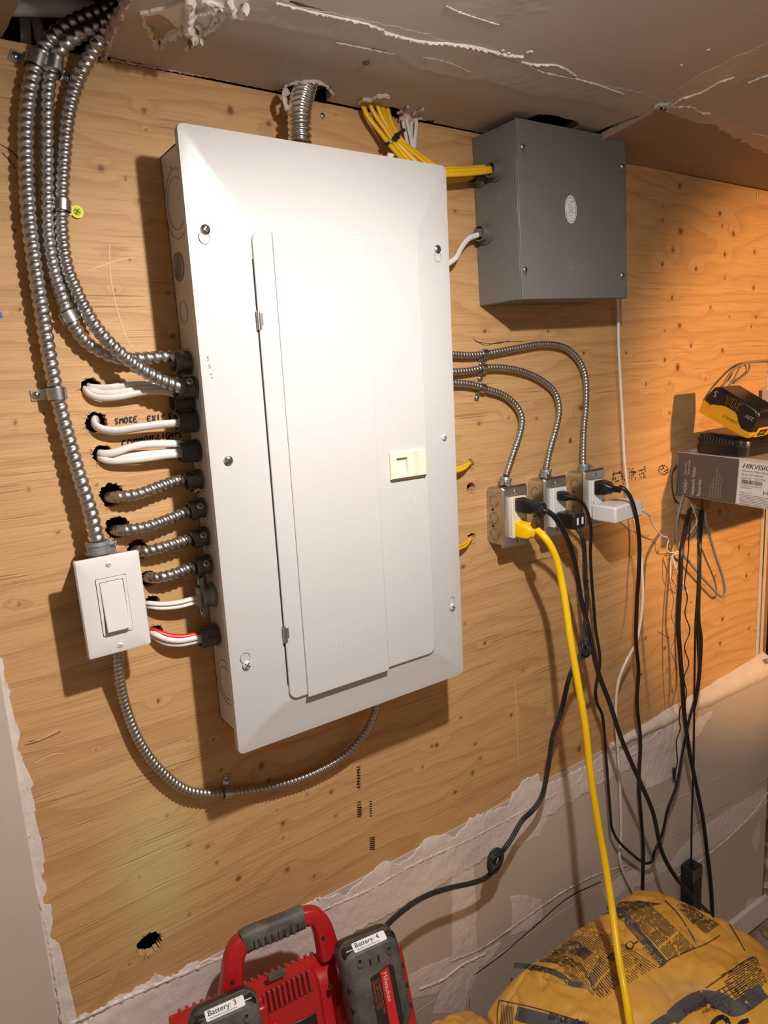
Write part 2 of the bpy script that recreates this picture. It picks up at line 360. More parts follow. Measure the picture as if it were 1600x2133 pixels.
# holes in the plywood (x, z, radius)
HOLES = [(190, 806, .0120, .85), (200, 881, .0125, 1), (215, 946, .0125, .85), (234, 1031, .0148, .95), (244, 1098, .0138, 1), (287, 1143, .0125, 1), (309, 1205, .0112, .9),
         (318, 1254, .0090, .9), (324, 1316, .0095, .9), (312, 1965, .0165, .95), (979, 966, .0085, 1), (980, 1015, .0085, 1), (982, 1120, .0085, 1)]
HOLES = [(at(a, b, 0).x, at(a, b, 0).z, r, q) for a, b, r, q in HOLES]
KN = [(300,230,9),(480,230,14),(560,258,10),(210,350,14),(262,372,8),(290,420,6),(150,425,4),(700,238,5),(672,241,5),(948,440,8),(1142,690,7),(905,420,7),(350,610,7),(188,688,5),(100,585,8),(40,645,6),
 (290,460,5),(360,700,9),(545,1595,15),(690,1650,9),(590,1715,8),(460,1605,6),(200,1560,4),(430,1690,6),(404,1535,4),(445,1540,4),(392,1762,11),(432,1764,7),(452,1797,9),(497,1830,11),(598,1812,13),(290,1828,8),(284,1755,6),(348,1700,7),(655,1825,6),(394,1905,6),(330,1460,8),(270,2010,5),
 (590,1745,5),(640,1655,5),(700,1700,5),(575,1688,4),(960,1495,8),(900,1555,7),(1065,1490,8),(1090,1395,6),(1110,1660,6),(1010,1340,9),(910,1552,10),(985,1610,12),(948,1650,9),(1000,1580,7),(990,1550,6),(880,1598,6),(1225,1470,16),(1207,1560,12),
 (965,1180,9),(1060,870,8),(1210,850,13),(1188,918,10),(998,883,8),(1015,768,5),(1216,735,7),(1305,735,6),(1118,872,6),(1010,690,8),(968,1300,7),(1385,750,9),(1412,765,12),(1395,860,8),(1416,678,10),(1395,800,6),(1346,800,7),
 (1416,388,9),(1418,482,13),(1402,520,11),(1380,430,5),(1380,460,7),(1500,445,9),(1505,470,7),(1528,487,10),(1510,530,9),(1572,525,8),(1570,600,9),(1510,580,6),(1480,640,8),(1575,660,7),(1520,660,5),(1505,730,9),(1565,680,6),(1440,720,9),(1385,690,6),(1450,560,9),(1400,620,8),(1470,790,6),(1380,550,8),
 (1500,1066,9),(1540,1140,8),(1490,1200,6),(1560,1155,7),(1555,1200,8),(1505,1290,9),(1560,1310,7),(1500,1340,7),(1560,1380,5),(1385,1350,9),(1390,1395,7),(1400,1440,6),(1440,1255,5),(1345,1330,8),(1370,1150,7),(1336,1405,7),(1225,1210,7),(1315,1160,5),(1300,1170,4),
 (40,1258,8),(22,1255,5),(115,1290,5),(305,270,4),(120,1110,6),(60,700,5),(92,860,5),(60,1020,6),(130,1000,5),(70,300,8),(40,180,6),(30,480,6),(30,880,8),(200,1010,6),(238,605,6),(270,540,5),(330,1100,5),(560,1625,8)]
def plywood():
    x0, x1, z0, z1 = -.262, XE, -.372, ZT-.002; st = .0030
    nx = int((x1-x0)/st); nz = int((z1-z0)/st); xs = np.linspace(x0, x1, nx+1); zs = np.linspace(z0, z1, nz+1)
    X, Z = np.meshgrid(xs, zs); X = X.copy(); Z = Z.copy(); rs = np.random.RandomState(4)
    keep = np.ones((nz, nx), bool)
    XC = (X[:-1, :-1]+X[1:, 1:])/2; ZC = (Z[:-1, :-1]+Z[1:, 1:])/2
    for hx, hz, r, asp in HOLES:
        rr = np.hypot((XC-hx)/1, (ZC-hz)/asp); ang = np.arctan2(ZC-hz, XC-hx)
        keep &= ~(rr < r*(1+.06*np.sin(ang*7+hx*99)+.05*np.sin(ang*13)))
    Y = np.zeros_like(X)
    for hx, hz, r, asp in HOLES:      # splintered, slightly lifted rim
        rr = np.hypot(X-hx, (Z-hz)/asp); m = (rr < r*1.55)
        Y = np.where(m, -np.clip((1.55-rr/r), 0, 1)*.0022*rs.rand(*X.shape), Y)
        j = (rr < r*1.1); 
        ux = (X-hx)/np.maximum(rr, 1e-6); uz = (Z-hz)/asp/np.maximum(rr, 1e-6)
        tgt = r*(1+rs.uniform(-.12, .10, X.shape)); mm = (rr > r*.78) & (rr < r*1.22)
        X = np.where(mm, hx+ux*tgt, X); Z = np.where(mm, hz+uz*tgt*asp, Z)
    fig = np.zeros_like(X); kn = np.zeros_like(X); sta = np.zeros_like(X)
    for i, (px, py, s) in enumerate(KN):
        q = at(px, py, 0); r = s*((q-CP).length)/FPX*.55; rnd = random.Random(i)
        a = r*rnd.uniform(.8, 1.2); b = r*rnd.uniform(.8, 1.15)
        d2 = ((X-q.x)/a)**2+((Z-q.z)/b)**2
        kn = np.maximum(kn, np.exp(-d2**1.3)*rnd.uniform(.75, 1.0)); kn = np.maximum(kn, np.exp(-d2/4.5)*.22)
        sg = rnd.choice((-1, 1))*rnd.uniform(.7, 1.4)
        fig += sg*np.exp(-(((X-q.x)/(a*5))**2+((Z-q.z)/(b*3))**2))*.55
    q = at(330, 1800, 0); sta = .55*np.exp(-(((X-q.x)/.055)**2+((Z-q.z)/.11)**2))
    nv = (nz+1)*(nx+1); co = np.stack([X, Y, Z], -1).reshape(-1, 3)
    ii, jj = np.nonzero(keep); a = ii*(nx+1)+jj
    faces = np.stack([a, a+1, a+nx+2, a+nx+1], -1)
    me = bpy.data.meshes.new('plywood_sheet'); me.vertices.add(nv); me.vertices.foreach_set('co', co.ravel())
    me.loops.add(faces.size); me.loops.foreach_set('vertex_index', faces.ravel().astype(np.int32))
    me.polygons.add(len(faces)); me.polygons.foreach_set('loop_start', np.arange(0, faces.size, 4, dtype=np.int32))
    me.update(calc_edges=True); me.validate()
    for nm, arr in (('fig', fig), ('knot', np.clip(kn, 0, 1)), ('stain', sta)):
        at_ = me.attributes.new(nm, 'FLOAT', 'POINT'); at_.data.foreach_set('value', arr.ravel().astype(np.float32))
    b = bmesh.new(); b.from_mesh(me); bmesh.ops.delete(b, geom=[v for v in b.verts if not v.link_faces], context='VERTS')
    be = [e for e in b.edges if e.is_boundary]; r = bmesh.ops.extrude_edge_only(b, edges=be)
    for v in r['geom']:
        if isinstance(v, bmesh.types.BMVert): v.co.y = .0125; v.co.x += random.uniform(-.0006, .0006)
    b.to_mesh(me); b.free(); me.materials.append(ply_m); me.polygons.foreach_set('use_smooth', [True]*len(me.polygons)); me.set_sharp_from_angle(angle=R_(35))
    o = bpy.data.objects.new('plywood_sheet', me); C.objects.link(o); o.parent = wall; return o
plywood()
# splinters round the holes
mb = MB(); rnd = random.Random(3)
for hx, hz, r, asp in HOLES:
    for k in range(16):
        a = rnd.uniform(0, 6.28); p = V((hx+math.cos(a)*r*1.02, -.0006, hz+math.sin(a)*r*asp*1.02)); L_ = rnd.uniform(.002, .007)
        d = V((math.cos(a)*rnd.uniform(-.6, .9)+rnd.uniform(-.6, .6), -rnd.uniform(.1, .7), math.sin(a)*.5+rnd.uniform(-.5, .3))).normalized()
        n = d.orthogonal().normalized()*.0006; mb.add([p-n, p+n, p+d.cross(n).normalized()*.0006, p+d*L_], [(0, 1, 3), (1, 2, 3), (2, 0, 3)])
o = obj('splinters', mb, mat('splinter_wood', (.50, .30, .15), .8, var=.3), wall, smooth=0); o['kind'] = 'stuff'
# rough right edge of the plywood
mb = MB()
for k in range(260):
    z = rnd.uniform(-.33, ZT); p = V((XE-rnd.uniform(0, .004), -.0005, z)); d = V((rnd.uniform(.1, .9), -rnd.uniform(0, .5), rnd.uniform(-.8, .8))).normalized(); n = d.orthogonal().normalized()*.0009
    mb.add([p-n, p+n, p+V((0, .001, 0)), p+d*rnd.uniform(.002, .007)], [(0, 1, 3), (1, 2, 3), (2, 0, 3)])
o = obj('splinters', mb, MATS['splinter_wood'], wall, smooth=0); o['kind'] = 'stuff'
# --- drywall below and left of the plywood
def bulge(x): return .0022 + max(0, x-.80)*.040
def lower_board(name, x0, x1, z0, z1, m, off=0):
    mb = MB(); n = 20; rings = []
    for i in range(n+1):
        x = x0+(x1-x0)*i/n; y = -bulge(x)-off; j = noise.noise(V((x*30, z0, 0)))*.0012
        rings.append([(x, y, z0+j), (x, y, z1+j), (x, .0125, z1+j), (x, .0125, z0+j)])
    mb.rings(rings); return obj(name, mb, m, wall, smooth=30)
lower_board('drywall_sheet', -.231, 1.455, -.643, ZJ-.003, drywall_m)
lower_board('drywall_sheet', .43, 1.455, ZF, -.6455, drywall_m, .0005)
lower_board('drywall_sheet', -.231, .428, ZF, -.6455, drywall_m, .0003)
mb = MB(); mb.box(WALL, -.75, -.2318, ZF, ZT, -.0125, .006); obj('drywall_sheet', mb, drywall_m, wall, bevel=.001)
mb = MB(); mb.box(WALL, 1.442, 1.455, ZF, .30, -.12, .0); obj('end_board', mb, drywall_m, wall)   # return at the end of the wall
mb = MB(); mb.box(WALL, 1.4205, 1.436, -.34, .80, -.012, .0); obj('edge_bead', mb, drywall_m, wall, bevel=.001)
# mud over the joints
def mudpatch(pxs, Y=0, t=.0016, m=None, amp=.002, seed=0, name='joint_compound', step=.004, lift=True):
    pts = jagged([prox(a, b, Y) for a, b in pxs], amp, step, seed)
    b = bmesh.new(); fs = [b.verts.new((x, 0, z)) for x, z in pts]
    try: f = b.faces.new(fs)
    except Exception: return
    bmesh.ops.triangulate(b, faces=[f], ngon_method='EAR_CLIP')
    for _k in range(6):
        le_ = [e for e in b.edges if e.calc_length() > .014]
        if not le_: break
        bmesh.ops.subdivide_edges(b, edges=le_, cuts=1, use_grid_fill=False); bmesh.ops.triangulate(b, faces=[q for q in b.faces if len(q.verts) > 3])
    r = bmesh.ops.extrude_face_region(b, geom=list(b.faces)); nv = [g for g in r['geom'] if isinstance(g, bmesh.types.BMVert)]
    S = set(nv)
    for v in b.verts:
        y = -(bulge(v.co.x) if v.co.z < ZJ+.0 and lift else 0)
        v.co.y = y-(t*(.8+.5*noise.noise(v.co*40))+.0004*(1+noise.noise(v.co*130)) if v in S else -.001)
    bmesh.ops.recalc_face_normals(b, faces=b.faces); me = bpy.data.meshes.new(name); b.to_mesh(me); b.free(); me.materials.append(m or mud_m); me.polygons.foreach_set('use_smooth', [True]*len(me.polygons)); me.set_sharp_from_angle(angle=R_(45))
    o = bpy.data.objects.new(name, me); C.objects.link(o); o.parent = wall; return o
# left strip over the plywood edge
mudpatch([(-40,1280),(2,1370),(12,1420),(16,1455),(28,1490),(38,1540),(40,1580),(55,1610),(70,1655),(76,1710),(66,1732),(78,1740),(84,1765),(90,1820),(95,1850),(92,1880),(110,1905),(105,1930),(118,1965),(122,2010),(118,2045),(98,2058),(110,2080),(120,2100),(140,2122),(148,2124),(200,2133),(240,2200),(140,2200),(70,1900),(20,1690),(-60,1500)], 0, .0014, mud_m, .0032, 2, step=.0026)
# upper boundary strip along the bottom of the plywood
mudpatch([(130,2150),(150,2125),(200,2108),(250,2075),(300,2050),(322,2026),(345,2038),(370,2025),(400,2002),(440,1994),(470,1990),(500,1984),(560,1945),(590,1903),(620,1892),(640,1882),(655,1872),(700,1860),(720,1862),(745,1840),(800,1790),(830,1800),(860,1778),(880,1750),(905,1738),(945,1743),(980,1705),(1020,1688),(1062,1678),(1068,1650),(1100,1618),(1122,1612),(1128,1640),(1180,1612),(1230,1590),(1250,1568),(1290,1566),(1330,1545),(1370,1515),(1400,1488),(1425,1480),(1440,1492),(1470,1476),(1440,1530),(1300,1600),(1200,1660),(1100,1720),(1000,1790),(900,1850),(800,1905),(700,1960),(600,2020),(500,2075),(400,2130),(300,2180),(200,2230)], 0, .0016, mud_m, .0030, 5, step=.003)
# thick ledge where the lower board stands proud at the right
mb = MB(); rings = []
for i in range(41):
    t = i/40; x = .84+t*.622; w_ = .003+t**1.2*.030; h_ = .004+t*.030+noise.noise(V((x*12, 3, 0)))*.006; n_ = noise.noise(V((x*35, 0, 1)))*.007+noise.noise(V((x*90, 0, 4)))*.002
    rings.append([(x, .004, ZJ+h_), (x, -w_*.35, ZJ+h_*.75+n_*.4), (x, -bulge(x)*.8-.002, ZJ+h_*.32+n_*.5), (x, -bulge(x)-.004, ZJ-.002+n_), (x, -bulge(x)-.003, ZJ-.010-.010*t+n_), (x, -bulge(x)+.003, ZJ-.015-.010*t), (x, .004, ZJ-.02)])
mb.rings(rings); obj('joint_compound', mb, mat('pale_compound', (.66, .58, .52), .6, var=.05, bump=.7, bscale=50), wall, smooth=60)
mb = MB(); sweep(mb, [V((1.43, -.030, ZJ+.026)), V((1.455, -.036, ZJ+.024)), V((1.468, -.034, ZJ+.010)), V((1.466, -.03, ZJ-.012)), V((1.455, -.028, ZJ-.03))], lambda s, t: .0062*(1+.3*noise.noise(V((s*150, t, 0)))), 8, .003); obj('joint_compound', mb, MATS['pale_compound'], wall, smooth=80)
# second, third joint strips and smears on the lower boards
rr_ = random.Random(11)
for k, pl in enumerate([
 [(900,2110),(940,1990),(940,1880),(938,1800),(960,1785),(985,1800),(980,1870),(992,1900),(975,1960),(1000,2000),(980,2060),(960,2110)],
 [(1060,1870),(1080,1862),(1125,1872),(1128,1910),(1100,1935),(1062,1945),(1068,1900)],
 [(1000,1720),(1080,1690),(1140,1700),(1120,1740),(1075,1760),(1030,1755),(1010,1770),(985,1762)],
 [(1330,1560),(1400,1530),(1420,1560),(1400,1610),(1340,1640),(1325,1600)],
 [(1380,1800),(1420,1745),(1470,1700),(1520,1665),(1570,1630),(1576,1660),(1540,1700),(1500,1730),(1450,1770),(1400,1800)],
 [(1250,1850),(1300,1815),(1360,1790),(1400,1790),(1350,1830),(1300,1850),(1262,1880)],
 [(1540,1860),(1566,1855),(1560,1890),(1535,1925),(1520,1915)], [(1546,1740),(1560,1700),(1562,1730),(1552,1765)],
 [(620,2030),(700,1985),(760,1955),(770,1985),(700,2020),(640,2060)], [(850,2030),(900,2005),(960,1985),(1000,1985),(1040,1962),(1020,2000),(960,2030),(900,2070),(850,2080)]]):
    mudpatch(pl, 0, .0005, mud_m, .0016, 20+k, step=.004)
def ridge(pxs, r, m, seed=0, Y=.001, name='compound_ridge', parent=None, flat=(1, .5), onb=True):
    pts = []
    for a, b in pxs:
        q = at(a, b, Y); pts.append(V((q.x, -(bulge(q.x) if onb and q.z < ZJ+.02 else 0)-Y, q.z)))
    return blob(name, pts, m, parent or wall, r, seed, 7, .0025, flat)
ridge([(140,2133),(300,2060),(420,2010),(560,1950),(680,1890),(760,1855),(860,1800),(980,1745),(1100,1682),(1240,1608),(1330,1560)], .0028, mud_m, 1)
ridge([(940,2000),(1000,1975),(1060,1935),(1130,1885),(1180,1852),(1240,1822),(1300,1800)], .0022, core_m, 2)
ridge([(870,2060),(920,2040),(960,2010),(1010,1985)], .0030, mud_m, 3)
ridge([(970,1840),(975,1900),(972,1960),(975,2030),(968,2090)], .0016, mud_m, 4)
ridge([(60,1740),(50,1755),(85,1880),(110,2000),(132,2133)], .0024, mud_m, 5)
ridge([(2,1720),(20,1800),(45,1890)], .0030, mud_m, 6)
ridge([(1340,1690),(1400,1660),(1470,1620),(1560,1570)], .0008, mud_m, 7)
ridge([(1400,1820),(1470,1765),(1545,1690),(1578,1640)], .0028, mud_m, 8)
ridge([(1005,1745),(1080,1700),(1120,1640)], .0010, mud_m, 9)
ridge([(660,1868),(668,1880),(690,1900),(700,1912)], .0010, mud_m, 10); ridge([(905,1860),(940,1850),(975,1842)], .0016, mud_m, 12)
# dark crack under the second joint
o = ridge([(985,2030),(1040,1990),(1110,1930),(1180,1870),(1250,1835)], .0011, dark_m, 13, Y=.0006, name='crack')
# handwriting, stamps
def strokes(name, L, r, m, Y=.0004, parent=None, flat=(1, .25)):
    mb = MB()
    for s in L:
        P = [at(a, b, Y) for a, b in s]
        if len(P) < 2: continue
        sweep(mb, P, r, 5, .0012, flat)
    return obj(name, mb, m, parent or wall, smooth=0, recalc=False)
GL = {'S': [[(.8,.9),(.4,1),(.15,.75),(.5,.5),(.8,.25),(.5,0),(.1,.1)]], 'M': [[(.05,0),(.15,1),(.45,.4),(.8,1),(.95,0)]], 'O': [[(.5,1),(.15,.6),(.3,.05),(.75,.1),(.85,.7),(.5,1)]],
 'K': [[(.15,0),(.2,1)],[(.8,1),(.22,.45),(.9,0)]], 'E': [[(.85,.95),(.2,.95),(.15,.02),(.9,.05)],[(.18,.5),(.7,.52)]], 'X': [[(.1,1),(.85,0)],[(.85,1),(.1,0)]], 'I': [[(.5,1),(.5,0)]], 'T': [[(.05,.75),(.95,.8)],[(.5,1.05),(.48,0)]],
 'G': [[(.85,.85),(.4,1),(.12,.5),(.4,0),(.85,.1),(.85,.45),(.5,.42)]], 'N': [[(.1,0),(.15,1),(.8,.05),(.85,1)]], 'C': [[(.85,.9),(.4,1),(.12,.5),(.35,0),(.9,.1)]], 'L': [[(.2,1),(.15,.05),(.85,.08)]], 'H': [[(.12,1),(.12,0)],[(.85,1),(.85,0)],[(.12,.5),(.85,.52)]], 'Q': [[(.5,1),(.2,.6),(.4,.2),(.8,.4),(.7,.9),(.5,1)]]}
def hand(word, a, b, hgt, r=.0007, seed=0):
    L = []; rnd = random.Random(seed); n = len(word)
    for i, ch in enumerate(word):
        if ch == ' ': continue
        x0 = a[0]+(b[0]-a[0])*i/n; y0 = a[1]+(b[1]-a[1])*i/n; w_ = (b[0]-a[0])/n*.82; sl = (b[1]-a[1])/(b[0]-a[0])
        for s in GL[ch]: L.append([(x0+u*w_+rnd.uniform(-.5, .5), y0+sl*u*w_-v*hgt+rnd.uniform(-.6, .6)) for u, v in s])
    return L
strokes('handwriting', hand('SMOKE', (239,884), (288,878), 12, seed=1)+hand('EXIT', (307,878), (345,873), 11, seed=2)+hand('SIGN', (350,874), (386,871), 12, seed=3)+[[(246,890),(262,888),(285,884),(310,881)]], .0010, marker)
strokes('handwriting', hand('COMMON', (254,930), (322,916), 11, seed=4)+hand('LIGHTS', (328,916), (380,910), 12, seed=5)+[[(318,926),(326,912)]], .0010, marker)
def stamp(name, cells, r=.0012):
    """stencil marks: short broken dashes"""
    return strokes(name, cells, r, marker, flat=(1, .2))
def fakeglyph(x, y, w_, h_, seed, horiz=True):
    rnd = random.Random(seed); L = []
    for i in range(3):
        for j in range(4):
            if rnd.random() < .62:
                X = x+w_*i/3+rnd.uniform(-.5, .5); Yy = y+h_*j/4
                L.append([(X, Yy), (X+w_*.24, Yy-1)] if rnd.random() < .5 else [(X, Yy), (X+.3, Yy+h_*.2)])
    return L
L = []
for i, x in enumerate((1276, 1290, 1298, 1310, 1318, 1330, 1338)): L += fakeglyph(x, 982-i*1.5, 9, 24, i)
L += [[(1275,988),(1292,984)],[(1316,985),(1326,983)],[(1319,982),(1319,996)],[(1330,981),(1343,977)],[(1282,1003),(1290,1001)]]
stamp('stencil_stamp', L)
L = []
for i in range(14):
    a = i/14*6.28; L.append([(1382+11*math.cos(a), 979+11*math.sin(a)), (1382+8*math.cos(a+.25), 979+9*math.sin(a+.25))])
L += [[(1376,979),(1382,975)],[(1383,983),(1390,978)],[(1380,970),(1384,976)]]
stamp('stencil_stamp', L)
L = []
for y in range(1598, 1645, 6): L += [[(743,y),(751,y-1)],[(745+random.Random(y).uniform(0,4),y+2),(748,y+4)]]
for y in range(1672, 1705, 5): L += [[(744,y),(752,y-2)],[(770,y-2),(775,y-3)]]
for y in range(1746, 1774, 4): L += [[(770,y),(781,y-2)]]
for y in range(1682, 1700, 5): L += [[(746,y),(754,y)]]
stamp('stencil_stamp', L, .0010)
strokes('scribble', [[(0,300),(20,312),(40,330)],[(5,318),(25,340),(32,352)],[(985,706),(1010,719),(1040,713),(1090,711)],[(990,712),(1030,716),(1060,710)],[(1370,1315),(1395,1330)]], .0005, marker)
strokes('blue_mark', [[(0,650),(3,655)],[(0,660),(4,657)]], .0016, blue_ink)
# thin gouges in the plywood
strokes('scratch', [[(185,565),(215,552),(250,541),(282,536)],[(60,1548),(90,1538),(120,1520)],[(72,1590),(110,1572),(135,1570)],[(228,510),(231,580),(243,640),(262,700),(275,725)],[(1073,1420),(1078,1520),(1080,1600)]], .0005, mat('pale_scratch', (.80, .60, .38), .7))
strokes('gouge', [[(52,1552),(75,1546),(100,1536),(126,1524)],[(60,1545),(75,1542)]], .0007, mat('gouge_shadow', (.22, .11, .045), .9))
# screws driven into the plywood
for k, (px, py, m_, r_) in enumerate([(672,241,screw_m,.0035),(1578,407,lime,.0042)]):
    screw3(at(px, py, .001), (0, -1, 0), r_, wall, m_)
# --- ceiling
mb = MB(); CE = Frame((0, 0, ZT), (1, 0, 0), (0, -1, 0), (0, 0, -1))
mb.box(CE, -1.6, 3.2, -.125, 2.4, -.16, -.15)
for x in (-.40, .22, .72, 1.2, 1.62): mb.box(CE, x-.019, x+.019, -.10, 2.4, -.15, -.0135)
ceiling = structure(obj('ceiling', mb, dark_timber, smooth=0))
def csheet(pts, seed, m=drywall_c, amp=.0008, dz=0, edge=core_m, name='drywall_sheet'):
    return sheet(name, CE, jagged(pts, amp, .006, seed), -.0127+dz, 0+dz, m, ceiling, edge)
# strip against the wall, with the torn openings for conduit and cables
A = [(-.040, .003), (.085, .001), (.168, .001), (.176, .012), (.178, .030), (.190, .048), (.208, .052), (.228, .044), (.243, .022), (.246, .002),
     (.30, .001), (.313, .006), (.322, .020), (.338, .024), (.352, .022), (.362, .012), (.366, .001),
     (.384, .002), (.392, .020), (.397, .001), (.412, .002), (.424, .016), (.428, .001), (.50, .000),
     (.545, .001), (.547, .080), (.548, .095), (.570, .104), (.600, .101), (.622, .102), (.646, .091), (.655, .050), (.690, .002), (.6935, .199), (.40, .199), (.12, .199), (.012, .170), (-.010, .160), (-.046, .152), (-.044, .10)]
csheet([(a, b) for a, b in A], 1)
csheet([(-.012, .204), (.0, .168), (.035, .180), (.09, .201), (.6935, .201), (.6935, 1.6), (-.012, 1.6)], 2, dz=.0005)       # outer sheet
csheet([(.696, .201), (1.44, .201), (1.44, 1.6), (.696, 1.6)], 3, dz=.0005)
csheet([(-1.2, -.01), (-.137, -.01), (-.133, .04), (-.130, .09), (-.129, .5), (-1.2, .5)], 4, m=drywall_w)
csheet([(-1.2, .503), (-.015, .503), (-.015, 1.6), (-1.2, 1.6)], 5)
# right-hand strip: sags at its left end
mb = MB(); rings = []; nI = 26
for i in range(nI+1):
    x = .697+(1.45-.697)*(i/nI)**1.3; col = []
    for j in range(11):
        y = -.012+.211*j/10; s = math.exp(-(x-.697)/.10); sag = .026*s*(1-(y/.2)**1)*(1 if y < .2 else 0)+.0
        col.append((x, -y, ZT-max(0, sag)))
    rings.append(col+[(a, b, c+.0115) for a, b, c in col[::-1]])
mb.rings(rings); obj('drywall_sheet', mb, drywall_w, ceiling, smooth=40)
# compound on the ceiling
def cmud(pxs, t, m, seed, amp=.002, step=.004, Z=ZT, name='joint_compound'):
    pts = [atz(a, b, Z) for a, b in pxs]; pts = jagged([(p.x, -p.y) for p in pts], amp, step, seed)
    return sheet(name, CE, pts, -.0004, t, m, ceiling)
cmud([(380,5),(470,35),(560,50),(660,70),(760,88),(800,100),(870,140),(960,160),(1010,165),(1060,180),(1100,195),(1200,205),(1290,228),(1340,245),(1385,232),(1400,215),(1330,190),(1200,165),(1080,130),(960,95),(860,62),(740,35),(620,12),(560,-20),(380,-40)], .0010, mud_c, 31, .0022)
cmud([(1375,228),(1420,245),(1500,190),(1600,142),(1700,90),(1700,40),(1600,88),(1520,122),(1440,165),(1390,198)], .0010, mud_c, 32, .0022)
cmud([(1390,232),(1420,250),(1490,258),(1520,280),(1640,340),(1640,300),(1560,262),(1480,235),(1430,222)], .0008, mud_c, 33, .003)
cmud([(900,-20),(930,10),(1010,40),(1045,52),(1090,30),(1140,20),(1150,-30)], .0007, mud_c, 34, .002)
def cridge(pxs, r, m, seed, flat=(1, .6), Z=ZT-.0012, name='compound_ridge', parent=None):
    return blob(name, [atz(a, b, Z) for a, b in pxs], m, parent or ceiling, r, seed, 8, .002, flat, .9)
cridge([(575,5),(640,22),(700,35),(760,48),(800,62)], .0016, mud_w, 1)
cridge([(800,66),(850,80),(880,86),(930,90),(990,98),(1030,108),(1060,115),(1090,118)], .0022, mud_w, 2)
cridge([(1078,126),(1110,134),(1160,136),(1180,144),(1200,158)], .0013, mud_w, 3)
cridge([(1100,135),(1140,152),(1200,164),(1240,175),(1270,185),(1300,196)], .0009, mud_w, 4)
cridge([(1380,223),(1400,218),(1420,205),(1460,192),(1500,170),(1530,160)], .0016, mud_w, 5)
cridge([(1366,219),(1377,215),(1388,214),(1398,214)], .0055, mud_c, 61, (1, .5)); cridge([(1380,225),(1400,222),(1440,222),(1460,234),(1480,236)], .0015, mud_w, 6)
cridge([(1560,172),(1590,160),(1620,150)], .0018, mud_w, 7); cridge([(1570,278),(1600,284),(1640,296)], .0012, mud_w, 8)
cridge([(1040,52),(960,26),(930,12)], .0006, mud_w, 9)
cridge([(700,88),(760,100),(820,112)], .0010, mud_c, 14); cridge([(880,118),(930,128),(980,150)], .0008, mud_c, 15)
for k, (a, b) in enumerate([(1036,108),(1048,104),(1060,110),(1105,106),(1100,108),(1420,135),(1476,103),(958,25),(1108,107),(1056,117)]):
    q = atz(a, b, ZT-.0008); mb = MB(); mb.lathe(q, (0, 0, -1), [(0, .0022), (.0010, .0018), (.0016, 0)], 7); obj('compound_speck', mb, mud_w, ceiling)
# torn mess of paper and compound at the upper left
PZ = ZT-.002
def cflap(pxs, t, m, seed, z0=0, tilt=0, amp=.0012):
    pts = [atz(a, b, PZ) for a, b in pxs]; pts = jagged([(p.x, -p.y) for p in pts], amp, .003, seed)
    return sheet('joint_compound', CE, pts, z0, z0+t, m, ceiling)
cflap([(292,28),(310,26),(345,18),(378,6),(400,-20),(560,-30),(500,10),(515,18),(500,28),(492,35),(480,22),(470,30),(455,55),(440,62),(432,72),(418,74),(415,80),(400,78),(385,62),(376,70),(360,78),(345,84),(330,95),(322,86),(312,75),(300,52)], .003, mud_w, 41)
cflap([(300,30),(330,27),(352,40),(366,56),(350,62),(338,72),(325,80),(314,66),(305,48)], .0006, mat('brown_torn_paper', (.50, .36, .22), .8), 42, z0=.003, amp=.0006)
cridge([(392,0),(394,30),(392,55),(400,72),(412,80),(421,78)], .0062, mud_w, 21, (1, .7), ZT-.007)
cridge([(384,102),(396,96),(408,90),(412,86)], .0022, mud_w, 22, (1, .8), ZT-.008); cridge([(400,78),(396,88),(392,96)], .0030, mat('brown_core', (.30, .17, .10), .9), 23, (1, .5), ZT-.006)
cridge([(322,86),(330,98),(338,96),(342,82)], .0035, mud_w, 24, (1, .7), ZT-.006); cridge([(310,58),(314,72),(308,66)], .0025, mud_w, 25, (1, .8), ZT-.005)
cridge([(345,80),(362,74),(378,62)], .0034, mud_w, 26, (1, .7), ZT-.005)
cridge([(400,30),(430,20),(455,12),(480,8)], .0040, mud_w, 27, (1, .6), ZT-.004); cridge([(440,52),(450,34),(470,24)], .0034, mud_w, 28, (1, .6), ZT-.005)
cridge([(480,6),(488,28),(500,30),(513,17)], .0048, mud_w, 29, (1, .6), ZT-.006); cridge([(425,66),(440,60),(456,44)], .0030, mud_w, 30, (1, .7), ZT-.005)
cridge([(420,2),(450,8),(480,22)], .0026, mud_w, 35, (1, .6), ZT-.005); cridge([(410,50),(418,64),(416,76)], .0030, mud_w, 36, (1, .6), ZT-.005)
# torn edge hanging at the left of the strip, paper round the conduit hole
cridge([(216,118),(222,92),(232,60),(248,34),(262,4),(270,-20)], .0042, torn_m, 43, (1, .8), ZT-.003)
blob('torn_paper', [at(222,108,.006), at(226,100,.01), at(232,88,.012)], red_fabric, ceiling, .002, 44)
q = [at(598,186,.030), at(592,200,.036), at(594,218,.038), at(600,228,.036), at(612,236,.034), at(620,238,.034)]
blob('torn_paper', q, core_m, ceiling, .0042, 45, 8, .002, (1, .35), .5)
for k, L in enumerate([[(592,180),(610,174),(640,170),(665,172),(680,180),(694,196)], [(748,214),(758,206),(770,208),(788,200),(812,200)], [(828,236),(840,232),(850,222)], [(858,240),(870,232),(883,226)]]):
    blob('torn_paper', [atz(a, b, ZT-.002) for a, b in L], core_m if k < 2 else torn_m, ceiling, .0022, 50+k, 7, .002, (1, .7), .8)
blob('torn_paper', [at(832,240,.008), at(848,244,.010), at(862,246,.008), at(876,240,.008)], torn_m, ceiling, .0058, 57, 8, .002, (1, .6), .8)
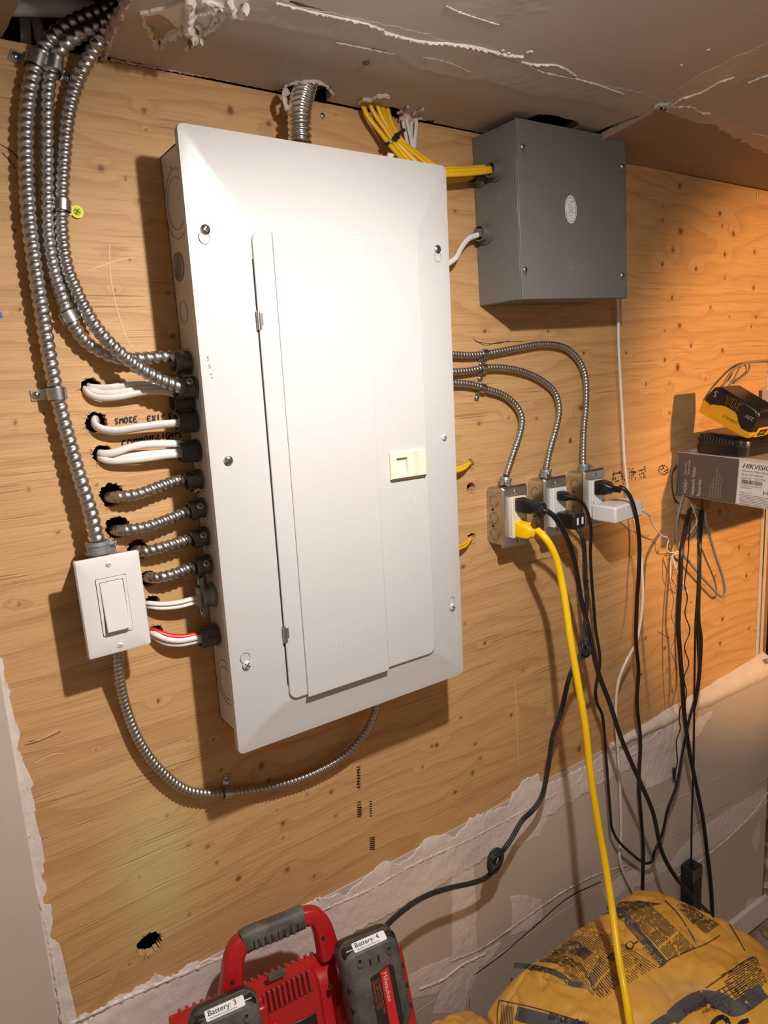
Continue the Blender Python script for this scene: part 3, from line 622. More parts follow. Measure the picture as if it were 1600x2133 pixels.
for L in [[(230,124,.002),(330,142,.002),(450,163,.002),(560,184,.002),(590,190,.002)], [(690,204,.002),(740,212,.002)], [(870,246,.002),(930,256,.002),(1000,272,.002)]]:
    blob('torn_paper', [at(a, b, c) for a, b, c in L], torn_m, ceiling, .0011, int(L[0][0]), 6, .002, (1, .8), 1)
for (a, b) in [(762,132),(1282,262),(1312,266)]:
    q = atz(a, b, ZT-.001); mb = MB(); mb.lathe(q, (0, 0, -1), [(0, .0045), (.0004, .0045), (.0002, .003), (-.0012, .0012), (-.0012, 0)], 14); obj('screw', mb, conn_m, ceiling)
# --- floor
mb = MB(); nx_, ny_ = 60, 60
for i in range(nx_+1):
    for j in range(ny_+1):
        x = -1.6+5.2*i/nx_; y = -2.3+5.4*j/ny_; mb.v.append((x, y, ZF+noise.noise(V((x*6, y*6, 0)))*.006))
mb.f = [(i*(ny_+1)+j, (i+1)*(ny_+1)+j, (i+1)*(ny_+1)+j+1, i*(ny_+1)+j+1) for i in range(nx_) for j in range(ny_)]
floor = structure(obj('floor', mb, floor_m, smooth=60))
mb = MB(); mb.box(CE, 1.46, 3.4, -1.4, -.115, -.05, -.03); obj('ceiling_board', mb, dark_timber, ceiling, smooth=0)
mb = MB(); mb.rings([[(1.10, -bulge(1.1), ZF+.008), (1.10, -bulge(1.1)-.012, ZF+.012), (1.10, -bulge(1.1)-.009, ZF+.075), (1.10, -bulge(1.1), ZF+.080)], [(1.47, -bulge(1.47), ZF+.008), (1.47, -bulge(1.47)-.012, ZF+.012), (1.47, -bulge(1.47)-.009, ZF+.075), (1.47, -bulge(1.47), ZF+.080)]])
structure(obj('baseboard_back', mb, mud_m, bevel=.001))
# far room beyond the wall end: dark panelled wall
FR = Frame((3.3, 0, 0), (0, 1, 0), (0, 0, 1), (-1, 0, 0))
mb = MB(); mb.box(FR, -2.3, 3.1, ZF, ZT+.02, -.02, 0); wr = structure(obj('wall_far', mb, mat('far_brown_wall', (.16, .085, .035), .8, var=.25, vscale=3), smooth=0))
mb = MB(); mb.box(WALL, 1.457, 3.3, ZF, ZT+.02, -1.30, -1.28); structure(obj('wall_beyond', mb, MATS['far_brown_wall'], smooth=0))
# ================================================================== BREAKER PANEL
PD = .0935; PW, PH = .3671, .7221; ct = -.0042
PF = Frame((0, -PD, 0), (math.cos(ct), 0, math.sin(ct)), (-math.sin(ct), 0, math.cos(ct)), (0, -1, 0))
TX = .0150
panel = thing('breaker_panel', 'large white enamelled breaker panel with hinged door screwed to the plywood', 'electrical panel', (.18, -.05, 0))
mb = MB(); mb.box(WALL, TX, .352, .0085, .714, .0, .0015); mb.box(WALL, TX, TX+.0015, .0085, .714, 0, .086); mb.box(WALL, .3505, .352, .0085, .714, 0, .086); mb.box(WALL, TX, .352, .0085, .0100, 0, .086); mb.box(WALL, TX, .352, .7125, .714, 0, .086); mb.box(WALL, TX, .352, .0085, .714, .082, .0835)
obj('tub', mb, tub_white, panel, smooth=0)
# cover: outer lip, shallow slopes, raised centre
outer = rrect(PW/2, PH/2, PW, PH, .007, 4)
def ins(l, r, b, t, rad): return rrect((l+PW-r)/2, (b+PH-t)/2, PW-l-r, PH-b-t, rad, 4)
L1 = ins(.012, .010, .014, .012, .006); L2 = ins(.028, .029, .029, .038, .004); L3 = ins(.0635, .060, .053, .088, .004)
rings = [[PF.p(x, y, -.008) for x, y in outer], [PF.p(x, y, -.0008) for x, y in outer], [PF.p(x*.9985+.0003, y*.9993+.0003, 0) for x, y in outer], [PF.p(x, y, .0022) for x, y in L1], [PF.p(x, y, .0030) for x, y in L2], [PF.p(x, y, .0105) for x, y in L3]]
mb = MB(); mb.rings(rings, caps=False); n = len(outer); mb.f.append(tuple(range(5*n, 6*n)))
obj('cover', mb, white_enamel, panel, smooth=22)
# door: outer leaf, raised middle leaf
DX0, DX1, DZ0, DZ1 = .0692, .3040, .0560, .6165
DF = Frame(PF.p(0, 0, .0105), PF.ex, PF.ey, PF.ez)
mb = MB(); mb.prism(DF, rrect((DX0+DX1)/2, (DZ0+DZ1)/2, DX1-DX0, DZ1-DZ0, .011, 6), .0004, .0032); door = obj('door', mb, white_enamel, panel, bevel=.0007)
mb = MB(); mb.prism(DF, [(.0935, DZ0-.0035), (.2205, DZ0-.0035), (.2205, DZ1-.0002), (.0935, DZ1-.0002)], .0008, .0052); obj('raised_leaf', mb, white_enamel, door, bevel=.0009)
mb = MB(); sweep(mb, [DF.p(DX0-.0006, DZ1-.03, .0002), DF.p(DX0-.0006, DZ0+.02, .0002)], .0005, 5, .05); obj('door_gap', mb, dark_m, panel, smooth=0)
# hinges
for z in (.5195, .1430):
    mb = MB(); mb.cyl(DF.p(.0688, z-.0105, .0028), DF.p(.0688, z+.0105, .0028), .0021, n=12); mb.box(DF, .0690, .0722, z-.010, z+.008, .0030, .0042); mb.box(DF, .0720, .0742, z-.005, z+.008, .0032, .0040)
    for k in range(3): mb.cyl(DF.p(.0688, z-.007+k*.007, .0028), DF.p(.0688, z-.0065+k*.007, .0028), .0024, n=12)
    obj('hinge', mb, steel, door, smooth=40)
# latch with recessed pocket and embossed letters
LX0, LX1, LZ0, LZ1 = .2395, .2992, .3150, .3510
fr = DF; mb = MB(); o_ = [(LX0, LZ0), (LX1, LZ0), (LX1, LZ1), (LX0, LZ1)]; i_ = [(.2485, .3215), (.2665, .3215), (.2665, .3430), (.2485, .3430)]
R1 = [[fr.p(x, y, .003) for x, y in o_], [fr.p(x, y, .0062) for x, y in o_], [fr.p((x-.27)*.95+.27, (y-.333)*.93+.333, .0078) for x, y in o_], [fr.p(x, y, .0078) for x, y in i_], [fr.p(x, y, .0034) for x, y in i_]]
mb.rings(R1, caps=False); mb.f.append((16, 17, 18, 19)); latch = obj('latch', mb, cream, door, smooth=20)
t1 = text_mb('MdY', fr, .2795, .3440, .0085, .0080, ang=-math.pi/2, sx=1.05); mb = MB(); mb.box(fr, .2770, .2845, .3470, .3476, .0076, .0083); mb.box(fr, .2770, .2845, .3183, .3189, .0076, .0083)
t2 = text_mb('7/1', fr, .2795, .3285, .0075, .0080, ang=-math.pi/2)
obj('embossed_letters', merge(t1, t2, mb), mat('cream_shade', (.60, .56, .45), .5), latch, smooth=0)
mb = MB(); mb.box(fr, LX0+.001, LX1-.001, LZ0-.0018, LZ0, .0035, .0062); obj('latch_seal', mb, mat('brown_gasket', (.10, .06, .035), .7), latch)
# lock knock-out on the door
kp = [(.2755+.0062*math.cos(a)*1.0 if abs(math.cos(a)) < .8 else .2755+.0062*.82*math.copysign(1, math.cos(a)), .2870+.0085*math.sin(a)) for a in [i*math.pi/14 for i in range(28)]]
def ringline(name, fr, pts, c, r, m, parent):
    mb = MB(); sweep(mb, [fr.p(x, y, c) for x, y in pts+[pts[0]]], r, 5, .001, raw=True); return obj(name, mb, m, parent, smooth=60, recalc=False)
seam_m = mat('enamel_seam', (.36, .33, .30), .5)
ringline('knockout', DF, kp, .0031, .00042, mat('pale_seam', (.60, .575, .54), .5), door)
# cover screws in keyholes
for k, (px, py, kx, ky) in enumerate([(428, 478, 426, 495), (911, 519, 912, 535), (476, 959, 0, 0), (925, 911, 0, 0), (514, 1385, 511, 1370), (942, 1264, 941, 1252)]):
    q = PF.un(px, py, .003); s = screw3(PF.p(q[0], q[1], .0032), (0, -1, 0), .0056 if k != 3 else .0045, panel, white_enamel if k in (3, 4, 5) else screw_m, name='cover_screw', h=.0030)
    if kx:
        q = PF.un(kx, ky, .003); ringline('keyhole', PF, [(q[0]+.0062*math.cos(a), q[1]+.0066*math.sin(a)) for a in [i*math.pi/10 for i in range(20)]], .0031, .00045, seam_m, panel)
# left side: knock-outs, hole plug, connectors
SF = Frame((TX, 0, 0), (0, -1, 0), (0, 0, 1), (-1, 0, 0))   # coordinates: out from wall, up
def circ(cx, cy, r, n=28, ry=None): return [(cx+r*math.cos(2*math.pi*i/n), cy+(ry or r)*math.sin(2*math.pi*i/n)) for i in range(n)]
def onside(px, py): q = atx(px, py, TX); return (-q.y, q.z)
side_seam = mat('side_seam', (.33, .28, .24), .6)
for (px, py, r) in [(368, 425, .037), (366, 425, .028), (384, 650, .0125), (470, 1420, .030), (468, 1420, .022)]:
    u = onside(px, py); ringline('knockout', SF, circ(min(max(u[0], .036), .046) if r > .02 else .024, u[1], r), .0003, .0005, side_seam, panel)
u = onside(372, 557); mb = MB(); mb.lathe(SF.p(u[0]+.002, u[1], 0), (-1, 0, 0), [(0, .0165), (.0012, .0165), (.0016, .0135), (.0006, .0125), (.0006, 0)], 28); obj('hole_plug', mb, zinc_m, panel, smooth=40)
for (px, py) in [(350, 355), (436, 1478)]:
    u = onside(px, py); mb = MB(); mb.lathe(SF.p(u[0]+.01, u[1], 0), (-1, 0, 0), [(0, .002), (.0005, .0018), (.0005, 0)], 10); obj('rivet', mb, side_seam, panel)
CZ = [.4780, .4440, .4090, .3725, .3370, .3010, .2645, .2285, .1880, .1340]
CY = [.024, .029, .024, .022, .020, .020, .020, .020, .022, .020]
for z, y in zip(CZ, CY): ringline('knockout', SF, circ(y, z, .0168, 24), .0003, .0004, side_seam, panel)
for i in (2, 3, 9, 1):    # plastic bushings for the sheathed cables
    z, y = CZ[i]-(.012 if i == 1 else 0), CY[i]; mb = MB(); ln = .024
    if i == 1: y = .018
    a0 = 20
    mb.lathe(SF.p(y, z, 0), (-1, 0, 0), [(0, .0142), (.003, .0142), (.003, .0125), (ln, .0118), (ln, .0100), (.004, .0100), (.004, 0)], 24)
    for a in (0, 90, 180, 270): q = SF.p(y+.0120*math.cos(R_(a)), z+.0120*math.sin(R_(a)), .010); mb.box(Frame(q, (0, -1, 0), (0, 0, 1), (-1, 0, 0)), -.002, .002, -.002, .002, -.006, .010)
    obj('cable_bushing', mb, [dgrey_pl, grey_pl][i == 9], panel, smooth=40)
# zinc clamp connector for the white pair
z, y = CZ[8], CY[8]; mb = MB(); mb.lathe(SF.p(y, z, 0), (-1, 0, 0), [(0, .0150), (.006, .0150), (.006, .0130), (.016, .012), (.016, .009), (.004, .009), (.004, 0)], 24)
mb.box(SF, y-.006, y+.006, z-.026, z+.026, .012, .017); mb.box(SF, y-.007, y+.007, z-.014, z+.014, .017, .021)
cl = obj('cable_clamp', mb, zinc_m, panel, bevel=.001)
for dz in (-.020, .020): screw3(SF.p(y, z+dz, .0175), (-1, 0, 0), .0040, cl, name='clamp_screw')
for k in range(9):
    rnd = random.Random(k); u = (.06+rnd.uniform(-.01, .016), .15+.06*k); mb = MB(); mb.lathe(SF.p(u[0], u[1], 0), (-1, 0, 0), [(0, .0022), (.0004, .0020), (.0004, 0)], 8); obj('rivet', mb, side_seam, panel)
mb = MB()
for (px, py) in [(700,1340),(708,1343),(741,1347),(752,1352),(768,1336),(772,1330),(795,1318),(800,1298),(756,1313),(437,742),(438,748),(440,760),(442,764),(444,778),(446,786),(889,446),(620,950),(590,1385)]:
    q = PF.un(px, py, .008); dd = .0158 if q[0] > .0935 and q[0] < .2205 and q[1] < .6 else (.0138 if q[0] > .07 and q[0] < .30 and q[1] < .6 else .0032); mb.lathe(PF.p(q[0], q[1], dd), (0, -1, 0), [(0, .0008), (.00012, .0005), (.00013, 0)], 6)
obj('scuffs', mb, mat('grey_scuff', (.33, .30, .28), .7), panel, smooth=0)['kind'] = 'stuff'
# white compound crumbs on top of the panel
mbp = [V((.262, -.060, .716)), V((.275, -.062, .7185)), V((.287, -.064, .718)), V((.300, -.064, .7165))]
tag(blob('compound_crumb', mbp, mud_w, None, .0055, 3, 8, .002, (1, .6), .6), 'flat crumb of white joint compound lying on top of the breaker panel', 'plaster crumb')
tag(blob('compound_crumb', [V((.298, -.066, .7165)), V((.296, -.066, .725)), V((.300, -.064, .733)), V((.303, -.064, .731))], mud_w, None, .0042, 5, 8, .0018, (1, 1), .5), 'upright curl of white joint compound standing on the breaker panel', 'plaster crumb')
# ================================================================== GREY JUNCTION BOX
gx, gz, gW, gH, gd, gt, gy = .5097, .5516, .2511, .2475, .094, .0241, -.0092
GF = Frame((gx, 0, gz), (math.cos(gt), -math.sin(gy), math.sin(gt)), (-math.sin(gt), 0, math.cos(gt)), (0, -1, 0))
jb = thing('junction_box', 'square grey steel junction box mounted against the ceiling right of the breaker panel', 'electrical box', (gx+gW/2, 0, gz))
mb = MB(); mb.box(GF, 0, gW, 0, gH, 0, gd-.003); obj('box_body', mb, grey_enamel, jb, bevel=.0012)
mb = MB(); mb.box(GF, -.0005, gW+.001, -.001, gH+.001, gd-.0022, gd); mb.box(GF, gW-.002, gW+.001, 0, gH, gd-.016, gd); mb.box(GF, .0, gW, -.001, .001, gd-.010, gd); obj('cover', mb, grey_enamel, jb, bevel=.0008)
for (px, py) in [(1089, 306), (1299, 346), (1094, 562), (1299, 573)]:
    q = GF.un(px, py, gd); screw3(GF.p(q[0], q[1], gd), (0, -1, 0), .0048, jb, name='cover_screw', h=.0034)
    mb = MB(); mb.box(GF, q[0]+.0012, q[0]+.002, q[1]-.009, q[1]-.003, gd-.0002, gd+.0003); obj('slot', mb, dark_m, jb, smooth=0)
q = GF.un(1191, 436, gd); sr = .0135
mb = MB(); mb.prism(GF, circ(q[0], q[1], sr, 40, .0205), gd, gd+.0003); stk = obj('round_sticker', mb, label_w, jb, smooth=0)
mb = MB(); sweep(mb, [GF.p(x, y, gd+.0004) for x, y in circ(q[0], q[1], sr*.86, 40, .0205*.86)+circ(q[0], q[1], sr*.86, 40, .0205*.86)[:1]], .00035, 4, .002, raw=True)
t = [mb]
for s_, dx, dy, z_ in [('CSA', .0018, .0095, .0046), ('TYPE 1', -.0015, .0045, .0034), ('ENCLOSURE', 0, .0012, .0026), ('BOITIER', 0, -.0024, .0030), ('JUNCTION', .0008, -.0058, .0030), ('CSA 2241', 0, -.0098, .0026), ('LR', 0, -.0135, .0026)]:
    t.append(text_mb(s_, GF, q[0]+dx, q[1]+dy, z_, gd+.0005, align='CENTER'))
obj('printed_text', merge(*t), ink, stk, smooth=0)
GS = Frame((gx, 0, gz), (0, -1, 0), (-math.sin(gt), 0, math.cos(gt)), (-1, 0, 0))
def onbox(px, py): q_ = atx(px, py, gx-.004); return (-q_.y, q_.z-gz)
for k, (px, py, r) in enumerate([(1037, 355, .0150), (1003, 370, .0135), (1012, 487, .0155)]):
    u = onbox(px, py); y, z = max(u[0], .016), u[1]; mb = MB(); mb.lathe(GS.p(y, z, 0), (-1, 0, 0), [(0, r), (.003, r), (.004, r-.003), (.016, r-.0035), (.016, r-.0055), (.0035, r-.0055), (.0035, 0)], 26)
    if k == 2: mb.box(GS, y-.006, y+.006, z-.006, z+.006, .004, .017)
    obj('cable_bushing', mb, grey_pl if k else MATS['grey_plastic'], jb, smooth=40)
for k, (px, py) in enumerate([(1037,268),(1053,617),(1010,420)]):
    u = onbox(px, py); mb = MB(); mb.box(GS, u[0]-.004, u[0]+.004, u[1]-.0003, u[1]+.0003, 0, .0003); obj('scratch', mb, dark_m if k == 0 else MATS['grey_enamel'], jb, smooth=0)
# ================================================================== WALL SWITCH
st_ = .0117; SWF = Frame((-.1131, -.0547, .2115), (math.cos(st_), 0, math.sin(st_)), (-math.sin(st_), 0, math.cos(st_)), (0, -1, 0))
sw = thing('light_switch', 'white rocker light switch with screwed wall plate left of the breaker panel', 'light switch', (-.1131, 0, .155))
mb = MB(); mb.prism(SWF, rrect(0, 0, .056, .098, .004), -.0547, -.004); obj('switch_box', mb, steel, sw, bevel=.001)
mb = MB(); P0 = rrect(0, 0, .0705, .1145, .0025, 3); P1 = rrect(0, 0, .0625, .1065, .002, 3)
P2 = rrect(0, 0, .0335, .067, .0012, 3)
mb.rings([[SWF.p(x, y, -.0055) for x, y in P0], [SWF.p(x, y, -.003) for x, y in P0], [SWF.p(x, y, -.0006) for x, y in rrect(0, 0, .068, .112, .0025, 3)], [SWF.p(x, y, .0002) for x, y in P1], [SWF.p(x, y, .0002) for x, y in P2], [SWF.p(x, y, -.003) for x, y in P2]], caps=False); obj('wall_plate', mb, white_pl, sw, smooth=25)
mb = MB(); mb.rings([[SWF.p(x, y, -.003) for x, y in rrect(0, 0, .0325, .066, .001, 3)], [SWF.p(x, y, .0016) for x, y in rrect(0, 0, .0322, .0655, .001, 3)], [SWF.p(x, y, .0018) for x, y in rrect(0, 0, .0262, .0585, .001, 3)], [SWF.p(x, y, -.001) for x, y in rrect(0, 0, .0258, .058, .001, 3)]], caps=False); obj('rocker_frame', mb, white_pl, sw, smooth=25)
mb = MB(); a, b = .0124, .0285
mb.add([SWF.p(-a, b, -.002), SWF.p(a, b, -.002), SWF.p(a, b, .0012), SWF.p(-a, b, .0012), SWF.p(a, 0, .0036), SWF.p(-a, 0, .0036), SWF.p(a, -b, .0072), SWF.p(-a, -b, .0072), SWF.p(a, -b, -.002), SWF.p(-a, -b, -.002)],
       [(0, 1, 2, 3), (3, 2, 4, 5), (5, 4, 6, 7), (7, 6, 8, 9), (1, 8, 6, 4, 2), (0, 3, 5, 7, 9), (0, 9, 8, 1)]); obj('rocker', mb, white_pl, sw, bevel=.0007, smooth=20)
for dz in (.0480, -.0480): screw3(SWF.p(0, dz, .0002), (0, -1, 0), .0033, sw, white_pl, slot='slot', h=.0014, name='plate_screw')
# ================================================================== OUTLET BOXES
def outlet(x, z, w_, h_, d, label, recm, kd=True, tiltz=0):
    t = thing('outlet_box', label, 'outlet box', (x+w_/2, 0, z), 'steel outlet boxes on the plywood'); F = Frame((x, 0, z), (1, 0, tiltz), (-tiltz, 0, 1), (0, -1, 0))
    pts = rrect(w_/2-.001, h_/2, w_-.006, h_-.006, .009, 4); mb = MB(); mb.rings([[F.p(a, b, c) for a, b in pts] for c in (0, .002, d)]); obj('box_body', mb, plate_m, t, smooth=40)
    p0 = rrect(w_/2, h_/2, w_, h_, .004, 4); p1 = rrect(w_/2, h_/2, w_-.006, h_-.006, .003, 4); p2 = rrect(w_/2, h_/2, .036, .071, .001, 4)
    mb = MB(); mb.rings([[F.p(a, b, d) for a, b in p0], [F.p(a, b, d+.003) for a, b in p0], [F.p(a, b, d+.006) for a, b in p1], [F.p(a, b, d+.006) for a, b in p2], [F.p(a, b, d) for a, b in p2]], caps=False); obj('cover', mb, plate_m, t, smooth=25)
    mb = MB(); mb.rings([[F.p(a, b, d) for a, b in rrect(w_/2, h_/2, .034, .068, .001)], [F.p(a, b, d+.0135) for a, b in rrect(w_/2, h_/2, .034, .068, .001)], [F.p(a, b, d+.0145) for a, b in rrect(w_/2, h_/2, .032, .066, .001)]]); rec = obj('receptacle', mb, recm, t, smooth=25)
    mb = MB()
    for s in (-1, 1):
        cz = h_/2+s*.0195
        mb.box(F, w_/2-.0075, w_/2-.0055, cz, cz+.008, d+.0144, d+.0147); mb.box(F, w_/2+.0055, w_/2+.0075, cz, cz+.008, d+.0144, d+.0147); mb.prism(F, circ(w_/2, cz-.006, .0025, 10), d+.0144, d+.0147)
    obj('receptacle_slots', mb, dark_m, rec, smooth=0)
    for dz in (h_/2+.042, h_/2-.042): screw3(F.p(w_/2, dz, d+.006), (0, -1, 0), .0032, t, name='cover_screw')
    S_ = Frame(F.p(.002, 0, 0), (0, -1, 0), F.ey, (-1, 0, 0))
    if kd:
        for b in (.022, .050, .078): ringline('knockout', S_, circ(d*.5, b, .0095, 20), .0003, .0005, conn_m, t); 
        for b in (.036, .064): mb = MB(); mb.prism(S_, circ(d*.42, b, .0024, 10), 0, .0004); obj('side_hole', mb, dark_m, t, smooth=0)
    return t, F, d+.0145
O1, OF1, od1 = outlet(.5095, .1575, .0585, .1035, .036, 'steel outlet box with yellow extension cord plugged in, first right of breaker panel', cream)
O2, OF2, od2 = outlet(.6085, .1585, .0585, .1045, .036, 'middle steel outlet box holding a black cube charger, of three right of the panel', white_pl)
O3, OF3, od3 = outlet(.7120, .1590, .0585, .1050, .036, 'steel outlet box with big white adapter plugged in, nearest the carton', white_pl)
mb = MB(); mb.box(OF3, .052, .078, -.012, .03, .001, .0025); mt_ = obj('mounting_tab', mb, plate_m, O3, bevel=.0005); q = at(1246, 1092, .003); screw3(q, (0, -1, 0), .004, O3)
mb = MB(); sweep(mb, [OF3.p(.0118, .030+.003*math.sin(k), od3+.0004) if k % 2 else OF3.p(.0135, .028+k*.0035, od3+.0004) for k in range(7)], .0011, 5, .002, (1, .3)); obj('red_mark', mb, label_r, O3, smooth=0)
# ================================================================== FLEXIBLE CONDUITS
def connector(o, p, axis, r, L_=.020, m=conn_m, sdir=None, sr=.0035, neck=True):
    axis = V(axis).normalized(); mb = MB()
    mb.lathe(p, axis, [(0, r+.0045), (.003, r+.0045), (.003, r+.0028), (L_*.7, r+.0028), (L_*.7, r+.004), (L_, r+.0035), (L_, r+.0008), (L_*.5, r*.9), (L_*.5, 0)], 22)
    c = obj('connector', mb, m, o, smooth=40)
    if sdir:
        sdir = V(sdir).normalized(); q = V(p)+axis*(L_*.55)+sdir*(r+.0015); mb2 = MB(); mb2.cyl(q, q+sdir*.007, sr*.6, n=10); obj('connector_bolt', mb2, m, o); s = screw3(q+sdir*.008, sdir, sr, o, name='connector_screw')
    return c
def cnd(px, label, Rr, pitch, Y=.014, m=conduit_m, group=None):
    return conduit(P3(px, Y), Rr, pitch, m, label, group=group)
gl = 'armoured conduits rising to the ceiling'
c1 = cnd([(262,-6,.03),(225,18,.030),(165,42,.026),(122,68,.022),(92,100,.018),(74,140,.016),(62,190,.016),(55,260,.016),(55,350,.016),(60,450,.016),(68,520,.016),(80,605,.016),(94,692,.016),(106,762,.016),(119,822,.016),(133,880,.018),(150,940,.020),(171,1010,.024),(190,1072,.027),(206,1140,.030)], 'leftmost grey armoured conduit running from the ceiling down to the light switch', .0084, .0094, m=conduit_m, group=gl)
connector(c1, at(206, 1152, .030), at(206,1140,.030)-at(209,1160,.030), .0098, .014, zinc_m, (1, -.2, .1))
q = SWF.p(.004, .050, -.028); mb = MB(); mb.lathe(q, (0, 0, 1), [(0, .015), (.003, .015), (.003, .0125), (.012, .0125)], 22); obj('lock_nut', mb, zinc_m, c1)
c2 = cnd([(250,20,.055),(215,50,.045),(165,72,.036),(130,98,.026),(112,130,.018),(100,185,.015),(98,260,.014),(98,340,.014),(98,430,.014),(101,500,.014),(112,565,.014),(128,615,.014),(145,662,.014),(173,706,.014),(205,730,.014),(240,746,.014),(280,747,.014),(315,745,.018),(364,741,.023),(384,740,.024)], 'armoured conduit second from left, strapped low and bending under its neighbour into the panel', .0077, .0094, group=gl)
connector(c2, V((TX, -CY[0], CZ[0])), (-1, 0, 0), .0094, .019, conn_m, (0, -.5, -1), .0042)
c3 = cnd([(222,62,.05),(205,88,.042),(186,120,.030),(165,160,.020),(150,205,.016),(140,255,.015),(133,330,.014),(128,420,.014),(128,480,.014),(138,552,.014),(154,594,.016),(175,640,.020),(206,689,.028),(245,731,.036),(290,766,.040),(332,790,.040),(378,808,.038),(394,812,.034)], 'rightmost of the three tall armoured conduits, with yellow screw washer, crossing over into the panel', .0079, .0080, m=conduit_m, group=gl)
connector(c3, V((TX, -.034, CZ[1]+.004)), (-1, 0, .05), .0096, .022, conn_m, (0, -1, .4), .004)
gs = 'short armoured conduits entering the panel from plywood holes'
for k, (px, lab) in enumerate([([(226,1036,-.02),(234,1036,.002),(249,1034,.014),(288,1029,.020),(330,1014,.020),(375,999,.020),(402,993,.021),(416,992,.021)], 'uppermost short armoured conduit from a plywood hole into the panel side'),
    ([(238,1105,-.02),(246,1105,.002),(264,1104,.014),(306,1097,.020),(354,1080,.020),(402,1061,.020),(420,1056,.020)], 'second short armoured conduit, leaving the hole just above the red patch'),
    ([(280,1145,-.02),(288,1147,.004),(306,1148,.014),(348,1137,.020),(405,1119,.020),(424,1114,.020)], 'third short armoured conduit, emerging by the red patch above the switch'),
    ([(304,1200,-.02),(312,1203,.004),(330,1203,.015),(360,1196,.020),(408,1178,.020),(428,1173,.020)], 'lowest short armoured conduit, beside the upper right of the switch')]):
    o = cnd(px, lab, .0070, .0076, group=gs, m=conduit_m); i = 4+k
    connector(o, V((TX, -CY[i], CZ[i])), (-1, 0, -.12), .0085, .019, conn_m, (0, -1, .35 if k else -.8), .0042)
mb = MB(); mb.box(WALL, -.085, -.035, .245, .285, -.035, -.03); o = obj('red_board', mb, red_fabric, wall)
c8 = cnd([(245,1352,.030),(245,1375,.028),(250,1420,.020),(263,1475,.013),(288,1540,.012),(330,1600,.012),(385,1644,.012),(440,1654,.012),(500,1650,.012),(580,1636,.012),(650,1613,.013),(720,1572,.016),(762,1525,.022),(783,1478,.030),(788,1440,.040),(786,1420,.045)], 'armoured conduit looping below the panel from the switch to the panel bottom', .0064, .0060)
c9 = conduit([at(625,300,.044), at(625,282,.044), at(624,262,.044), at(624,240,.042), at(627,215,.038), at(633,190,.033), at(640,165,.028), at(648,140,.024)], .0150, .0072, conduit_b, 'thick shiny conduit rising from the panel top into the torn ceiling hole')
q = at(645, 300, .050); F9 = Frame((q.x-.008, -.046, .7145), (1, 0, 0), (0, -1, 0), (0, 0, 1)); mb = MB(); mb.lathe(F9.p(-.004, 0, 0), (0, 0, 1), [(0, .021), (.004, .021), (.004, .0185), (.013, .0175), (.013, .015)], 26); mb.box(F9, .010, .030, .0, .014, .004, .012); obj('connector', mb, mat('black_zinc', (.10, .11, .11), .4, .5), c9, bevel=.001)
screw3(F9.p(.022, .014, .009), (0, -1, 0), .0052, c9, name='connector_screw')
gr = 'thin armoured conduits arching to the outlet boxes'
cA = cnd([(920,736,.016),(942,738,.012),(981,740,.010),(1020,736,.010),(1079,725,.010),(1134,717,.010),(1176,724,.011),(1204,748,.012),(1219,783,.013),(1221,839,.014),(1217,887,.016),(1215,936,.020),(1215,972,.022)], 'highest thin armoured conduit arching to the outlet box nearest the carton', .0056, .0060, group=gr)
connector(cA, at(1217,980,.022), (0, 0, 1), .0066, .012, zinc_m, (1, -.3, 0), .003)
cB = cnd([(920,776,.016),(942,775,.012),(981,772,.010),(1007,767,.010),(1046,766,.010),(1095,776,.010),(1134,796,.010),(1157,820,.011),(1165,855,.013),(1158,894,.016),(1145,939,.020),(1138,978,.022)], 'middle thin armoured conduit of three arching to the outlet boxes', .0056, .0060, group=gr)
connector(cB, at(1137,994,.022), at(1138,970,.022)-at(1137,994,.022), .0066, .014, zinc_m, (-.6, -1, 0), .0035)
cC = cnd([(920,800,.016),(942,798,.012),(981,801,.010),(1014,811,.010),(1049,823,.010),(1075,845,.011),(1087,871,.013),(1084,900,.015),(1069,946,.019),(1054,991,.022)], 'lowest thin armoured conduit arching to the outlet box with the yellow plug', .0056, .0060, group=gr)
connector(cC, at(1052,1012,.022), at(1056,985,.022)-at(1052,1012,.022), .0066, .014, zinc_m, (-1, -1, 0), .0035)
# straps
def strap(px, py, Y, apx, Rr, side, label, w_=.011, sm=None, tabpx=None, m=steel):
    c = at(px, py, Y); a = (at(px+apx[0], py+apx[1], Y)-c).normalized(); nrm = V((0, -1, 0)); s = a.cross(nrm).normalized()*side
    t = thing('conduit_strap', label, 'strap', (c.x, 0, c.z), 'conduit straps on the plywood'); R2 = Rr+.0009; rings = []
    prof = [(R_(ang)) for ang in range(-30, 181, 15)]
    for th in (0, .0010):
        pass
    pts = [(math.cos(x)*R2, math.sin(x)*R2) for x in prof[::-1]]     # from far side over the top to the tab side
    tabd = -Y+.0006
    path = pts[:-2] + [(R2, 0), (R2+.0005, tabd+.001), (R2+.004, tabd), (R2+.014, tabd)]
    for (u, v) in path:
        b = c+s*u+nrm*v; rings.append([b-a*w_/2, b+a*w_/2, b+a*w_/2+(s*u+nrm*max(v, 0)).normalized()*.0009, b-a*w_/2+(s*u+nrm*max(v, 0)).normalized()*.0009] if v > tabd+.0015 else [b-a*w_/2*.9, b+a*w_/2*.9, b+a*w_/2*.9+nrm*.0010, b-a*w_/2*.9+nrm*.0010])
    mb = MB(); mb.rings(rings); obj('band', mb, m, t, smooth=50)
    q = c+s*(R2+.009)+nrm*(tabd+.0012); screw3(q, nrm, .0042, t, sm or screw_m, h=.0030)
    if sm: mb = MB(); mb.lathe(q, nrm, [(0, .0068), (.0010, .0068), (.0010, 0)], 18); obj('washer', mb, sm, t)
    return t
